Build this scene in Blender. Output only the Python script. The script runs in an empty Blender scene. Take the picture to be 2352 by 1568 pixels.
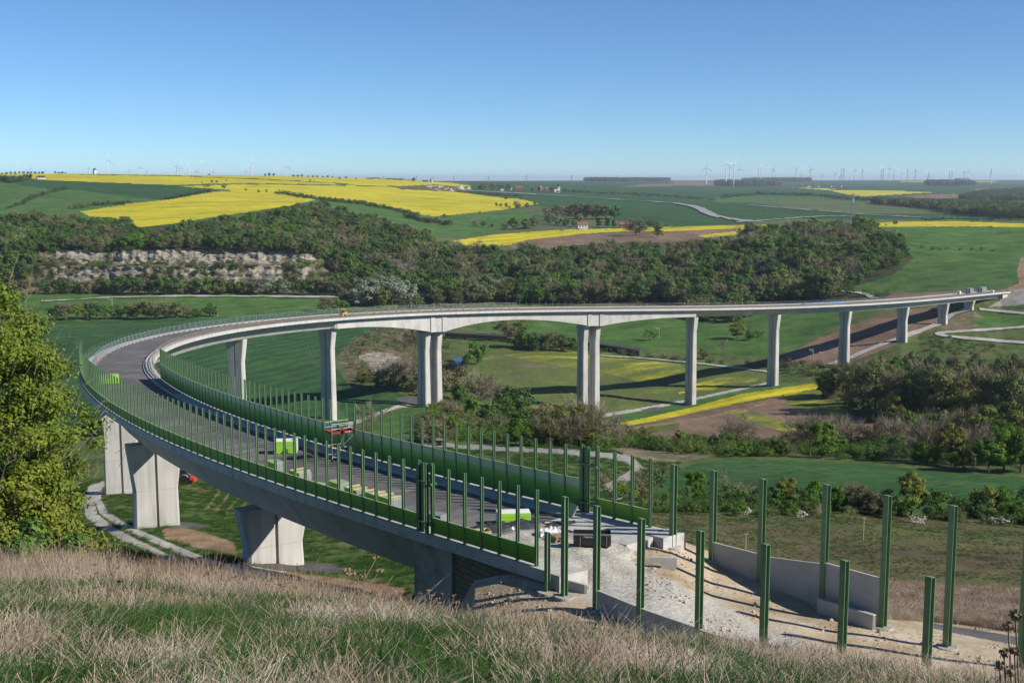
import bpy, math, random
import numpy as np
from mathutils import Vector, Matrix, Euler
SC = bpy.context.scene
COL = SC.collection
R = math.radians
rnd = random.Random(7)
rng = np.random.default_rng(7)

# ------------------------------------------------------------------ camera, sky, sun, exposure
F0, HOR = 2800.0, 412.0                       # focal length and horizon row for a frame 2352 wide
PITCH = math.atan((784 - HOR) / F0)
cam = bpy.data.cameras.new('camera'); cam_o = bpy.data.objects.new('camera', cam); COL.objects.link(cam_o)
cam.sensor_width = 36; cam.lens = F0 / 2352 * 36; cam.clip_start = 0.3; cam.clip_end = 120000
cam_o.rotation_euler = (math.pi / 2 - PITCH, 0, 0); SC.camera = cam_o
SUN_EL, SUN_AZ = R(33), R(110)                # azimuth measured clockwise from the view direction
W = bpy.data.worlds.new('World'); SC.world = W; W.use_nodes = True
_n = W.node_tree.nodes; _s = _n.new('ShaderNodeTexSky'); _s.sky_type = 'NISHITA'; _s.sun_disc = False
_s.sun_elevation = SUN_EL; _s.sun_rotation = SUN_AZ; _s.altitude = 2600; _s.air_density = .85; _s.dust_density = 0.05; _s.ozone_density = 5.5
_t = _n.new('ShaderNodeMixRGB'); _t.blend_type = 'MULTIPLY'; _t.inputs[0].default_value = 1; _t.inputs[2].default_value = (.86, 1.0, 1.04, 1)   # a cooler, clearer sky
W.node_tree.links.new(_s.outputs[0], _t.inputs[1]); W.node_tree.links.new(_t.outputs[0], _n['Background'].inputs[0]); _n['Background'].inputs[1].default_value = 0.085
sl = bpy.data.lights.new('sun', 'SUN'); sl.energy = 5.0; sl.angle = R(0.5); sl.color = (1, .93, .83)
so = bpy.data.objects.new('sun', sl); COL.objects.link(so)
SUNV = Vector((math.sin(SUN_AZ) * math.cos(SUN_EL), math.cos(SUN_AZ) * math.cos(SUN_EL), math.sin(SUN_EL)))
so.rotation_euler = SUNV.to_track_quat('Z', 'Y').to_euler()
SC.view_settings.view_transform = 'Standard'; SC.view_settings.look = 'None'; SC.view_settings.gamma = 1
SC.view_settings.exposure = 0.5
SC.render.engine = 'CYCLES'; SC.cycles.max_bounces = 5; SC.cycles.volume_bounces = 0; SC.cycles.transparent_max_bounces = 8
SC.cycles.diffuse_bounces = 3; SC.cycles.caustics_reflective = False; SC.cycles.caustics_refractive = False

# ------------------------------------------------------------------ pixel <-> place (to survey the site)
CS, SN = math.cos(PITCH), math.sin(PITCH)
def tn(v): return (F0 * SN + (v - 784) * CS) / (F0 * CS - (v - 784) * SN)
def unproj(u, v, Y):
    k = Y / (F0 * CS - (v - 784) * SN)
    return np.array([(u - 1176) * k, Y + 0 * k, -tn(v) * Y])
def proj(x, y, z):
    f = y * CS - z * SN
    return 1176 + F0 * x / f, 784 - F0 * (z * CS + y * SN) / f
def colx(u, Y, z): return (u - 1176) / F0 * (Y * CS - z * SN)
def vz(Y, z): return 784 - F0 * (z * CS + Y * SN) / (Y * CS - z * SN)

# ------------------------------------------------------------------ mesh helpers
def newmesh(name, V, F, mats, mi=None, smooth=False):
    me = bpy.data.meshes.new(name)
    V = np.asarray(V, dtype=np.float32).reshape(-1, 3)
    if isinstance(F, np.ndarray):
        k = F.shape[1]; n = F.shape[0]
        me.vertices.add(len(V)); me.vertices.foreach_set('co', V.ravel())
        me.loops.add(n * k); me.loops.foreach_set('vertex_index', F.astype(np.int32).ravel())
        me.polygons.add(n); me.polygons.foreach_set('loop_start', np.arange(0, n * k, k, dtype=np.int32))
        if mi is not None: me.polygons.foreach_set('material_index', np.asarray(mi, dtype=np.int32))
        if smooth: me.polygons.foreach_set('use_smooth', np.ones(n, dtype=bool))
        me.update(calc_edges=True)
    else:
        me.from_pydata(V.tolist(), [], F)
        if mi is not None: me.polygons.foreach_set('material_index', np.asarray(mi, dtype=np.int32))
        if smooth: me.polygons.foreach_set('use_smooth', np.ones(len(me.polygons), dtype=bool))
        me.update()
    for m in mats: me.materials.append(m)
    return me
def link(name, me, parent=None, loc=(0, 0, 0), rot=(0, 0, 0), scale=(1, 1, 1)):
    o = bpy.data.objects.new(name, me); COL.objects.link(o)
    o.location = loc; o.rotation_euler = rot; o.scale = scale
    if parent is not None: o.parent = parent
    return o
def tag(o, label, cat=None, group=None, kind=None):
    if label: o['label'] = label
    if cat: o['category'] = cat
    if group: o['group'] = group
    if kind: o['kind'] = kind
    return o
def thing(name, label, cat, loc=(0, 0, 0), rotz=0, group=None, scale=1):
    o = bpy.data.objects.new(name, None); COL.objects.link(o); o.empty_display_size = .3
    o.location = loc; o.rotation_euler = (0, 0, rotz); o.scale = (scale,) * 3
    return tag(o, label, cat, group)
def dup(root, loc=None, rotz=None, label=None, scale=None):
    def cp(o, par):
        c = o.copy(); COL.objects.link(c); c.parent = par
        for ch in o.children: cp(ch, c)
        return c
    r = cp(root, None)
    if loc is not None: r.location = loc
    if rotz is not None: r.rotation_euler = (0, 0, rotz)
    if scale is not None: r.scale = (scale,) * 3
    if label: r['label'] = label
    return r
class MB:
    def __init__(s): s.V = []; s.F = []; s.M = []; s.n = 0
    def add(s, V, F, m=0):
        V = np.asarray(V, float).reshape(-1, 3); s.V.append(V)
        s.F += [tuple(int(i) + s.n for i in f) for f in F]; s.M += [m] * len(F); s.n += len(V); return s
    def box(s, c, size, m=0, rot=None):
        x, y, z = (np.array(size) / 2)
        V = np.array([(a * x, b * y, d * z) for d in (-1, 1) for a, b in ((-1, -1), (1, -1), (1, 1), (-1, 1))])
        if rot is not None: V = V @ np.array(Euler(rot).to_matrix()).T
        return s.add(V + np.array(c), [(3, 2, 1, 0), (4, 5, 6, 7), (0, 1, 5, 4), (1, 2, 6, 5), (2, 3, 7, 6), (3, 0, 4, 7)], m)
    def tube(s, pts, rad, n=6, m=0, cap=True):
        pts = [np.array(p, float) for p in pts]; V = []; k = len(pts)
        for i, p in enumerate(pts):
            d = pts[min(i + 1, k - 1)] - pts[max(i - 1, 0)]; d = d / (np.linalg.norm(d) + 1e-9)
            a = np.cross(d, (0, 0, 1) if abs(d[2]) < .9 else (1, 0, 0)); a /= np.linalg.norm(a); b = np.cross(d, a)
            r = rad[i] if hasattr(rad, '__len__') else rad
            V += [p + r * (math.cos(t) * a + math.sin(t) * b) for t in np.arange(n) * 2 * math.pi / n]
        F = [(i * n + j, i * n + (j + 1) % n, (i + 1) * n + (j + 1) % n, (i + 1) * n + j) for i in range(k - 1) for j in range(n)]
        if cap: F += [tuple(range(n))[::-1], tuple(range((k - 1) * n, k * n))]
        return s.add(V, F, m)
    def lathe(s, prof, n=16, m=0, c=(0, 0, 0)):
        V = [(c[0] + r * math.cos(t), c[1] + r * math.sin(t), c[2] + z) for r, z in prof for t in np.arange(n) * 2 * math.pi / n]
        k = len(prof)
        F = [(i * n + j, i * n + (j + 1) % n, (i + 1) * n + (j + 1) % n, (i + 1) * n + j) for i in range(k - 1) for j in range(n)]
        F += [tuple(range(n))[::-1], tuple(range((k - 1) * n, k * n))]
        return s.add(V, F, m)
    def prism(s, prof, z0, z1, m=0, mat=None):      # profile in xy, extruded in z
        n = len(prof)
        V = np.array([(x, y, z0) for x, y in prof] + [(x, y, z1) for x, y in prof])
        if mat is not None: V = V @ np.array(mat).T
        return s.add(V, [tuple(range(n))[::-1], tuple(range(n, 2 * n))] + [(i, (i + 1) % n, n + (i + 1) % n, n + i) for i in range(n)], m)
    def loft(s, secs, m=0):
        n = len(secs[0]); V = np.concatenate([np.array(q, float) for q in secs]); k = len(secs)
        F = [(i * n + j, i * n + (j + 1) % n, (i + 1) * n + (j + 1) % n, (i + 1) * n + j) for i in range(k - 1) for j in range(n)]
        return s.add(V, F + [tuple(range(n))[::-1], tuple(range((k - 1) * n, k * n))], m)
    def build(s, name, mats, parent=None, loc=(0, 0, 0), rot=(0, 0, 0), smooth=False):
        if not isinstance(mats, (list, tuple)): mats = [mats]
        return link(name, newmesh(name, np.concatenate(s.V), s.F, mats, s.M, smooth), parent, loc, rot)

# ------------------------------------------------------------------ materials
def mat(name, cols, scale=1.0, rough=.9, detail=5, space='pos', stretch=None, rotz=0, big=None, bump=0, bscale=None,
        contrast=(.35, .65), rows=None, rnd_val=0, rnd_hue=0, metal=0, spec=.12, trans=0, dist=0):
    m = bpy.data.materials.new(name); m.use_nodes = True
    nt = m.node_tree; N = nt.nodes; L = nt.links; bs = N['Principled BSDF']
    bs.inputs['Roughness'].default_value = rough; bs.inputs['Metallic'].default_value = metal
    bs.inputs['Specular IOR Level'].default_value = spec
    if space == 'pos': co = N.new('ShaderNodeNewGeometry').outputs['Position']
    else: co = N.new('ShaderNodeTexCoord').outputs['Object']
    src = co
    if stretch or rotz:
        mp = N.new('ShaderNodeMapping'); mp.vector_type = 'POINT'
        mp.inputs['Rotation'].default_value = (0, 0, rotz)
        r2 = N.new('ShaderNodeMapping'); r2.inputs['Scale'].default_value = stretch or (1, 1, 1)
        L.new(co, mp.inputs[0]); L.new(mp.outputs[0], r2.inputs[0]); src = r2.outputs[0]
    def noise(s, d=detail, c=src):
        t = N.new('ShaderNodeTexNoise'); t.inputs['Scale'].default_value = s; t.inputs['Detail'].default_value = d
        t.inputs['Roughness'].default_value = .6; t.inputs['Distortion'].default_value = dist; L.new(c, t.inputs['Vector']); return t.outputs[0]
    rp = N.new('ShaderNodeValToRGB'); e = rp.color_ramp.elements
    a, b = contrast
    ks = np.linspace(a, b, len(cols)) if len(cols) > 1 else [0]
    while len(e) < len(cols): e.new(.5)
    if len(cols) == 1: e.remove(e[1])
    for i, c in enumerate(cols): e[i].position = float(ks[i]); e[i].color = (*c, 1)
    L.new(noise(scale), rp.inputs[0]); out = rp.outputs[0]
    def mul(out, fac_socket, lo, hi):
        mr = N.new('ShaderNodeMapRange'); mr.inputs[1].default_value = .25; mr.inputs[2].default_value = .75
        mr.inputs[3].default_value = lo; mr.inputs[4].default_value = hi; L.new(fac_socket, mr.inputs[0])
        hs = N.new('ShaderNodeHueSaturation'); L.new(mr.outputs[0], hs.inputs['Value']); L.new(out, hs.inputs['Color']); return hs.outputs[0]
    if big: out = mul(out, noise(big[0], 3, co), big[1], big[2])
    if rows:                                        # (angle, period, strength)
        mp = N.new('ShaderNodeMapping'); mp.inputs['Rotation'].default_value = (0, 0, rows[0]); L.new(co, mp.inputs[0])
        wv = N.new('ShaderNodeTexWave'); wv.inputs['Scale'].default_value = 0.314 / rows[1]; wv.inputs['Distortion'].default_value = rows[3] if len(rows) > 3 else .6
        wv.inputs['Detail'].default_value = 3; wv.inputs['Detail Scale'].default_value = 1.2; L.new(mp.outputs[0], wv.inputs[0])
        out = mul(out, wv.outputs['Fac'], 1 - rows[2], 1 + rows[2] * .5)
    if rnd_val or rnd_hue:
        oi = N.new('ShaderNodeObjectInfo'); hs = N.new('ShaderNodeHueSaturation')
        for sock, amt, mid in (('Value', rnd_val, 1), ('Hue', rnd_hue, .5)):
            mr = N.new('ShaderNodeMapRange'); mr.inputs[3].default_value = mid - amt; mr.inputs[4].default_value = mid + amt
            if sock == 'Hue':
                ml = N.new('ShaderNodeMath'); ml.operation = 'FRACT'; m2 = N.new('ShaderNodeMath'); m2.operation = 'MULTIPLY'; m2.inputs[1].default_value = 7.31
                L.new(oi.outputs['Random'], m2.inputs[0]); L.new(m2.outputs[0], ml.inputs[0]); L.new(ml.outputs[0], mr.inputs[0])
            else: L.new(oi.outputs['Random'], mr.inputs[0])
            L.new(mr.outputs[0], hs.inputs[sock])
        L.new(out, hs.inputs['Color']); out = hs.outputs[0]
    L.new(out, bs.inputs['Base Color'])
    if bump:
        bp = N.new('ShaderNodeBump'); bp.inputs['Strength'].default_value = 1; bp.inputs['Distance'].default_value = bump
        L.new(noise(bscale or scale, 6), bp.inputs['Height']); L.new(bp.outputs[0], bs.inputs['Normal'])
    if trans:
        tr = N.new('ShaderNodeBsdfTranslucent'); L.new(out, tr.inputs[0]); mx = N.new('ShaderNodeMixShader'); mx.inputs[0].default_value = trans
        L.new(bs.outputs[0], mx.inputs[1]); L.new(tr.outputs[0], mx.inputs[2]); L.new(mx.outputs[0], N['Material Output'].inputs[0])
    return m
M = {}
# ground
M['hill_soil'] = mat('hill_soil', [(.03, .045, .014), (.06, .07, .028), (.11, .095, .055)], .9, big=(.12, .7, 1.2))
M['tram'] = mat('tram', [(.06, .085, .035), (.09, .11, .05)], .3)
M['rough_grass'] = mat('rough_grass', [(.045, .085, .018), (.075, .11, .028), (.125, .12, .055)], .12, detail=8, big=(.02, .75, 1.25), bump=.25, bscale=1.2)
M['meadow'] = mat('meadow', [(.04, .095, .02), (.062, .135, .028), (.10, .15, .045)], .06, detail=8, big=(.006, .8, 1.15), bump=.2, bscale=.8)
M['pasture'] = mat('pasture', [(.07, .105, .035), (.09, .125, .045), (.115, .13, .06)], .02, detail=8, big=(.004, .8, 1.15))
M['wheat'] = mat('wheat', [(.026, .072, .022), (.034, .088, .028), (.044, .098, .032)], .05, detail=8, big=(.01, .8, 1.15), rows=(R(20), 9.0, .16, 2.2), bump=.15, bscale=1.5)
M['wheat_near'] = mat('wheat_near', [(.028, .08, .021), (.038, .098, .026), (.052, .11, .033)], .1, detail=8, big=(.02, .75, 1.2), rows=(R(80), 2.6, .22, 3), bump=.15, bscale=1.5)
M['rape'] = mat('rape', [(.20, .235, .03), (.42, .38, .02), (.54, .465, .02)], .05, detail=8, stretch=(.25, 1.6, 1), rotz=R(-25), contrast=(.30, .60), big=(.006, .82, 1.12), rows=(R(62), 15.0, .13, 1.0))
M['patchy_rape'] = mat('patchy_rape', [(.15, .12, .07), (.085, .115, .035), (.10, .13, .035), (.14, .16, .035), (.40, .36, .02)], .045, detail=9, stretch=(.5, 1.3, 1), rotz=R(-35), contrast=(.33, .74), big=(.008, .8, 1.1))
M['rape_thin'] = mat('rape_thin', [(.09, .12, .035), (.12, .145, .035), (.20, .21, .03), (.40, .36, .02)], .07, detail=10, stretch=(.4, 1.4, 1), rotz=R(-35), contrast=(.35, .67), big=(.02, .85, 1.12))
M['ploughed'] = mat('ploughed', [(.15, .098, .066), (.185, .125, .085), (.22, .155, .105)], .04, detail=8, big=(.012, .8, 1.15), rows=(R(-40), 3.2, .07))
M['seeded'] = mat('seeded', [(.095, .075, .042), (.105, .095, .045), (.085, .10, .035)], .06, detail=8, stretch=(.3, 1.4, 1), rotz=R(8), big=(.05, .8, 1.15), bump=.12, bscale=2.5)
M['soil'] = mat('soil', [(.19, .125, .075), (.25, .17, .105), (.30, .22, .15)], .3, detail=8, big=(.05, .8, 1.15), bump=.2, bscale=2)
M['dry_ground'] = mat('dry_ground', [(.10, .105, .05), (.17, .145, .085), (.23, .185, .13)], .25, detail=8, big=(.06, .8, 1.15), bump=.3, bscale=2)
M['track'] = mat('track', [(.30, .29, .27), (.37, .355, .33), (.43, .42, .39)], .8, detail=6, big=(.1, .85, 1.1))
M['track_gravel'] = mat('track_gravel', [(.19, .18, .165), (.27, .255, .235), (.36, .35, .33)], 1.6, detail=8, big=(.2, .8, 1.15), bump=.1, bscale=5)
M['apron'] = mat('apron', [(.085, .085, .088), (.11, .11, .112)], .8, big=(.2, .9, 1.1))
M['far_road'] = mat('far_road', [(.24, .24, .25), (.28, .28, .29)], .2)
M['woodland_floor'] = mat('woodland_floor', [(.022, .032, .012), (.04, .05, .02), (.065, .06, .03)], .08, detail=8)
M['scrub'] = mat('scrub', [(.06, .075, .025), (.11, .10, .055), (.16, .135, .085)], .1, detail=8, big=(.04, .75, 1.2))
M['water'] = mat('water', [(.02, .03, .03), (.03, .04, .04)], .1, rough=.06, spec=.5)
M['rock'] = mat('rock', [(.075, .065, .048), (.24, .215, .17), (.31, .28, .23), (.37, .34, .285)], .32, detail=11, stretch=(.8, .8, 1.1), dist=.6, contrast=(.36, .62), big=(.06, .65, 1.12), bump=.8, bscale=.5)
# construction
M['concrete'] = mat('concrete', [(.30, .297, .28), (.41, .402, .38), (.46, .453, .43)], 1.3, detail=9, stretch=(1, 1, .07), big=(.16, .82, 1.1), rough=.85, contrast=(.28, .62), bump=.006, bscale=2)
M['panel_concrete'] = mat('panel_concrete', [(.34, .335, .32), (.40, .395, .375), (.43, .425, .405)], .8, detail=8, big=(.15, .9, 1.08), rough=.85, space='obj')
M['girder_concrete'] = mat('girder_concrete', [(.29, .29, .28), (.39, .385, .37), (.44, .435, .415)], .45, detail=9, stretch=(1, 1, .5), big=(.1, .85, 1.1), rough=.8, contrast=(.28, .66))
M['cap_concrete'] = mat('cap_concrete', [(.34, .335, .315), (.43, .425, .40), (.48, .47, .445)], 1.1, detail=8, big=(.07, .88, 1.07), rough=.85)
M['dirty_concrete'] = mat('dirty_concrete', [(.25, .24, .21), (.36, .345, .31), (.42, .405, .37)], .5, detail=9, big=(.2, .8, 1.1), rough=.9, bump=.01, bscale=6)
M['groove'] = mat('groove', [(.10, .10, .095)], 1)
M['asphalt'] = mat('asphalt', [(.095, .092, .092), (.13, .126, .124), (.21, .198, .185)], .35, detail=9, stretch=(.5, 1.4, 1), rotz=R(-50), contrast=(.32, .72), big=(.05, .8, 1.2), bump=.006, bscale=12, rough=.85)
M['green_steel'] = mat('green_steel', [(.095, .18, .085), (.125, .215, .11)], 1.5, rough=.45, spec=.4, space='obj')
M['galv'] = mat('galv', [(.38, .40, .42), (.50, .52, .54)], 3, rough=.4, metal=.6)
M['alu'] = mat('alu', [(.30, .31, .32), (.38, .39, .40)], 3, rough=.4, metal=.2)
M['white_panel'] = mat('white_panel', [(.62, .63, .60), (.72, .72, .70)], 1.2, rough=.5)
M['lime'] = mat('lime', [(.27, .56, .03), (.32, .63, .045)], .8, rough=.45)
M['mid_green'] = mat('mid_green', [(.12, .34, .025), (.15, .40, .03)], .8, rough=.45)
M['pale_green'] = mat('pale_green', [(.26, .34, .18), (.31, .39, .22)], 1, rough=.5)
M['wood'] = mat('wood', [(.36, .25, .14), (.48, .36, .22), (.55, .44, .29)], 2.5, detail=6, stretch=(.4, 3, 3), space='obj')
M['old_wood'] = mat('old_wood', [(.15, .11, .075), (.25, .19, .13), (.32, .26, .19)], 2.5, detail=6, space='obj')
M['black_steel'] = mat('black_steel', [(.012, .012, .013), (.03, .03, .032)], 2, rough=.45, spec=.5, space='obj')
M['black_film'] = mat('black_film', [(.03, .033, .04), (.06, .065, .075)], 1.5, rough=.3, spec=.5)
M['white_film'] = mat('white_film', [(.55, .56, .58), (.70, .70, .70)], 1.5, rough=.5)
M['red_deck'] = mat('red_deck', [(.22, .035, .03), (.27, .05, .04)], 2, rough=.6)
M['dark_deck'] = mat('dark_deck', [(.05, .035, .03), (.08, .05, .045)], 2, rough=.7)
M['orange'] = mat('orange', [(.8, .18, .02)], 1, rough=.5)
M['yellow_paint'] = mat('yellow_paint', [(.48, .28, .03), (.55, .34, .05)], 1, rough=.5)
M['red_paint'] = mat('red_paint', [(.50, .05, .03), (.58, .08, .05)], 1, rough=.45)
M['rubber'] = mat('rubber', [(.02, .02, .02), (.035, .033, .03)], 2, rough=.8)
M['dark_glass'] = mat('dark_glass', [(.02, .025, .03)], 1, rough=.1, spec=.6)
M['blue'] = mat('blue', [(.03, .13, .42), (.05, .18, .5)], 1, rough=.5)
M['grey_paint'] = mat('grey_paint', [(.16, .18, .18), (.2, .22, .22)], 1, rough=.5)
M['gravel'] = mat('gravel', [(.29, .27, .23), (.38, .36, .315), (.47, .45, .405)], 6, detail=9, big=(.2, .9, 1.08), bump=.08, bscale=4)
M['stone'] = mat('stone', [(.34, .28, .20), (.46, .39, .29)], 3, detail=6, space='obj')
M['turbine'] = mat('turbine', [(.70, .71, .72), (.76, .77, .78)], .05, rough=.5)
M['lattice'] = mat('lattice', [(.26, .27, .28), (.34, .35, .36)], .2, rough=.5)
M['white_wall'] = mat('white_wall', [(.52, .50, .46), (.62, .60, .56)], .5)
M['brick'] = mat('brick', [(.20, .085, .06), (.26, .11, .08)], .5)
M['tile_roof'] = mat('tile_roof', [(.15, .085, .065), (.20, .11, .085)], .6)
M['slate'] = mat('slate', [(.035, .037, .045), (.06, .062, .07)], .6)
M['rail_steel'] = mat('rail_steel', [(.05, .043, .04), (.085, .07, .065)], .5, rough=.7)
# plants
M['bark'] = mat('bark', [(.055, .043, .032), (.10, .082, .062), (.15, .13, .10)], 2.0, detail=6, stretch=(1, 1, .3), space='obj')
M['pale_bark'] = mat('pale_bark', [(.11, .09, .06), (.19, .165, .12), (.28, .25, .2)], 2.0, detail=6, stretch=(1, 1, .3), space='obj')
def leaf(name, c, rv=.25, rh=.018, tr=.32):
    c = np.array(c); return mat(name, [tuple(c * .72), tuple(c), tuple(c * 1.3)], 1.1, detail=3, space='obj', rough=.6, rnd_val=rv, rnd_hue=rh, trans=tr)
M['leaf_green'] = leaf('leaf_green', (.105, .18, .033))
M['leaf_fresh'] = leaf('leaf_fresh', (.11, .20, .022))
M['leaf_dark'] = leaf('leaf_dark', (.072, .132, .034))
M['leaf_olive'] = leaf('leaf_olive', (.16, .18, .035))
M['leaf_silver'] = leaf('leaf_silver', (.26, .30, .22), .15)
M['leaf_brown'] = leaf('leaf_brown', (.185, .18, .08), .3, .012)
M['leaf_bud'] = leaf('leaf_bud', (.15, .18, .058), .3, .02)
M['leaf_needle'] = leaf('leaf_needle', (.022, .042, .020), .2)
M['twig'] = leaf('twig', (.215, .19, .14), .22, .01, 0)
M['twig_red'] = leaf('twig_red', (.205, .175, .115), .22, .01, 0)
M['leaf_maple'] = leaf('leaf_maple', (.15, .195, .026), .1)
M['blossom'] = leaf('blossom', (.62, .60, .52), .1)
M['grass_dry'] = mat('grass_dry', [(.27, .21, .155), (.45, .37, .285), (.62, .54, .44)], .9, space='pos', rough=.7, rnd_val=.25, rnd_hue=.012, trans=.25)
M['grass_green'] = mat('grass_green', [(.022, .062, .012), (.040, .098, .018), (.075, .135, .03)], .7, space='pos', rough=.6, rnd_val=.3, rnd_hue=.02, trans=.3)
M['seed_head'] = mat('seed_head', [(.16, .11, .075), (.26, .19, .13)], 2, rnd_val=.2)
# two special ones
def earth_material():
    m = mat('earthworks', [(.30, .235, .155), (.40, .325, .225), (.48, .41, .31)], .35, detail=9, big=(.12, .8, 1.12), bump=.10, bscale=1.6)
    nt = m.node_tree; N = nt.nodes; L = nt.links; bs = N['Principled BSDF']
    soil_c = bs.inputs['Base Color'].links[0].from_socket
    g = N.new('ShaderNodeNewGeometry'); mp = N.new('ShaderNodeMapping'); mp.vector_type = 'TEXTURE'
    mp.inputs['Location'].default_value = (5.75, 80.04, 0); mp.inputs['Rotation'].default_value = (0, 0, math.atan2(-.794, .607))
    L.new(g.outputs['Position'], mp.inputs[0]); sx = N.new('ShaderNodeSeparateXYZ'); L.new(mp.outputs[0], sx.inputs[0])
    nz = N.new('ShaderNodeTexNoise'); nz.inputs['Scale'].default_value = .35; nz.inputs['Detail'].default_value = 5; L.new(g.outputs['Position'], nz.inputs[0])
    a = N.new('ShaderNodeMath'); a.operation = 'ADD'; a.inputs[1].default_value = 2.6; L.new(sx.outputs[1], a.inputs[0])
    ab = N.new('ShaderNodeMath'); ab.operation = 'ABSOLUTE'; L.new(a.outputs[0], ab.inputs[0])
    nm = N.new('ShaderNodeMath'); nm.operation = 'MULTIPLY_ADD'; nm.inputs[1].default_value = -6.5; nm.inputs[2].default_value = 3.2; L.new(nz.outputs[0], nm.inputs[0])
    ad = N.new('ShaderNodeMath'); L.new(ab.outputs[0], ad.inputs[0]); L.new(nm.outputs[0], ad.inputs[1])
    mr = N.new('ShaderNodeMapRange'); mr.inputs[1].default_value = 2.6; mr.inputs[2].default_value = 4.4; mr.inputs[3].default_value = 1; mr.inputs[4].default_value = 0; L.new(ad.outputs[0], mr.inputs[0])
    n2 = N.new('ShaderNodeTexNoise'); n2.inputs['Scale'].default_value = 5; n2.inputs['Detail'].default_value = 8; L.new(g.outputs['Position'], n2.inputs[0])
    rp = N.new('ShaderNodeValToRGB'); e = rp.color_ramp.elements; e[0].position = .3; e[0].color = (.25, .24, .215, 1); e[1].position = .7; e[1].color = (.47, .455, .42, 1)
    L.new(n2.outputs[0], rp.inputs[0]); mx = N.new('ShaderNodeMixRGB'); L.new(mr.outputs[0], mx.inputs[0]); L.new(soil_c, mx.inputs[1]); L.new(rp.outputs[0], mx.inputs[2])
    L.new(mx.outputs[0], bs.inputs['Base Color']); return m
M['earthworks'] = earth_material()
def panel_material(name, stops, joints=None):        # cassette rows that change colour up the panel, like the real barrier
    m = mat(name, [(.5, .5, .5), (.56, .56, .56)], 1.0, rough=.45, spec=.35); nt = m.node_tree; N = nt.nodes; L = nt.links; bs = N['Principled BSDF']
    tc = N.new('ShaderNodeTexCoord'); sx = N.new('ShaderNodeSeparateXYZ'); L.new(tc.outputs['Object'], sx.inputs[0])
    dv = N.new('ShaderNodeMath'); dv.operation = 'DIVIDE'; dv.inputs[1].default_value = 2.6; L.new(sx.outputs[2], dv.inputs[0])
    rp = N.new('ShaderNodeValToRGB'); e = rp.color_ramp.elements; rp.color_ramp.interpolation = 'LINEAR'
    while len(e) < len(stops): e.new(.5)
    for i, (p, c) in enumerate(stops): e[i].position = p; e[i].color = (*c, 1)
    L.new(dv.outputs[0], rp.inputs[0]); L.new(rp.outputs[0], bs.inputs['Base Color']); return m
M['panel_tall'] = panel_material('panel_tall', [(0, (.035, .14, .025)), (.25, (.055, .22, .025)), (.5, (.12, .36, .04)), (.68, (.26, .46, .13)), (.76, (.42, .54, .32)), (1, (.48, .58, .38))])
M['panel_low'] = panel_material('panel_low', [(0, (.06, .20, .012)), (.2, (.10, .27, .015)), (.45, (.19, .40, .025)), (1, (.22, .44, .04))])
def block_material():
    m = mat('block_wall', [(.22, .19, .15), (.28, .245, .2)], .8); nt = m.node_tree; N = nt.nodes; L = nt.links; bs = N['Principled BSDF']
    tc = N.new('ShaderNodeTexCoord'); br = N.new('ShaderNodeTexBrick'); br.inputs['Scale'].default_value = 1
    br.inputs['Color1'].default_value = (.25, .215, .17, 1); br.inputs['Color2'].default_value = (.19, .165, .13, 1); br.inputs['Mortar'].default_value = (.10, .09, .075, 1)
    br.inputs['Brick Width'].default_value = .8; br.inputs['Row Height'].default_value = .4; br.inputs['Mortar Size'].default_value = .03
    sx = N.new('ShaderNodeSeparateXYZ'); L.new(tc.outputs['Object'], sx.inputs[0]); cx = N.new('ShaderNodeCombineXYZ'); m1 = N.new('ShaderNodeMath'); m1.operation = 'MULTIPLY'; m1.inputs[1].default_value = 1.26; L.new(sx.outputs[1], m1.inputs[0])
    L.new(m1.outputs[0], cx.inputs[0]); L.new(sx.outputs[2], cx.inputs[1]); L.new(cx.outputs[0], br.inputs[0]); L.new(br.outputs[0], bs.inputs['Base Color'])
    return m
M['block_wall'] = block_material()

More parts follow.
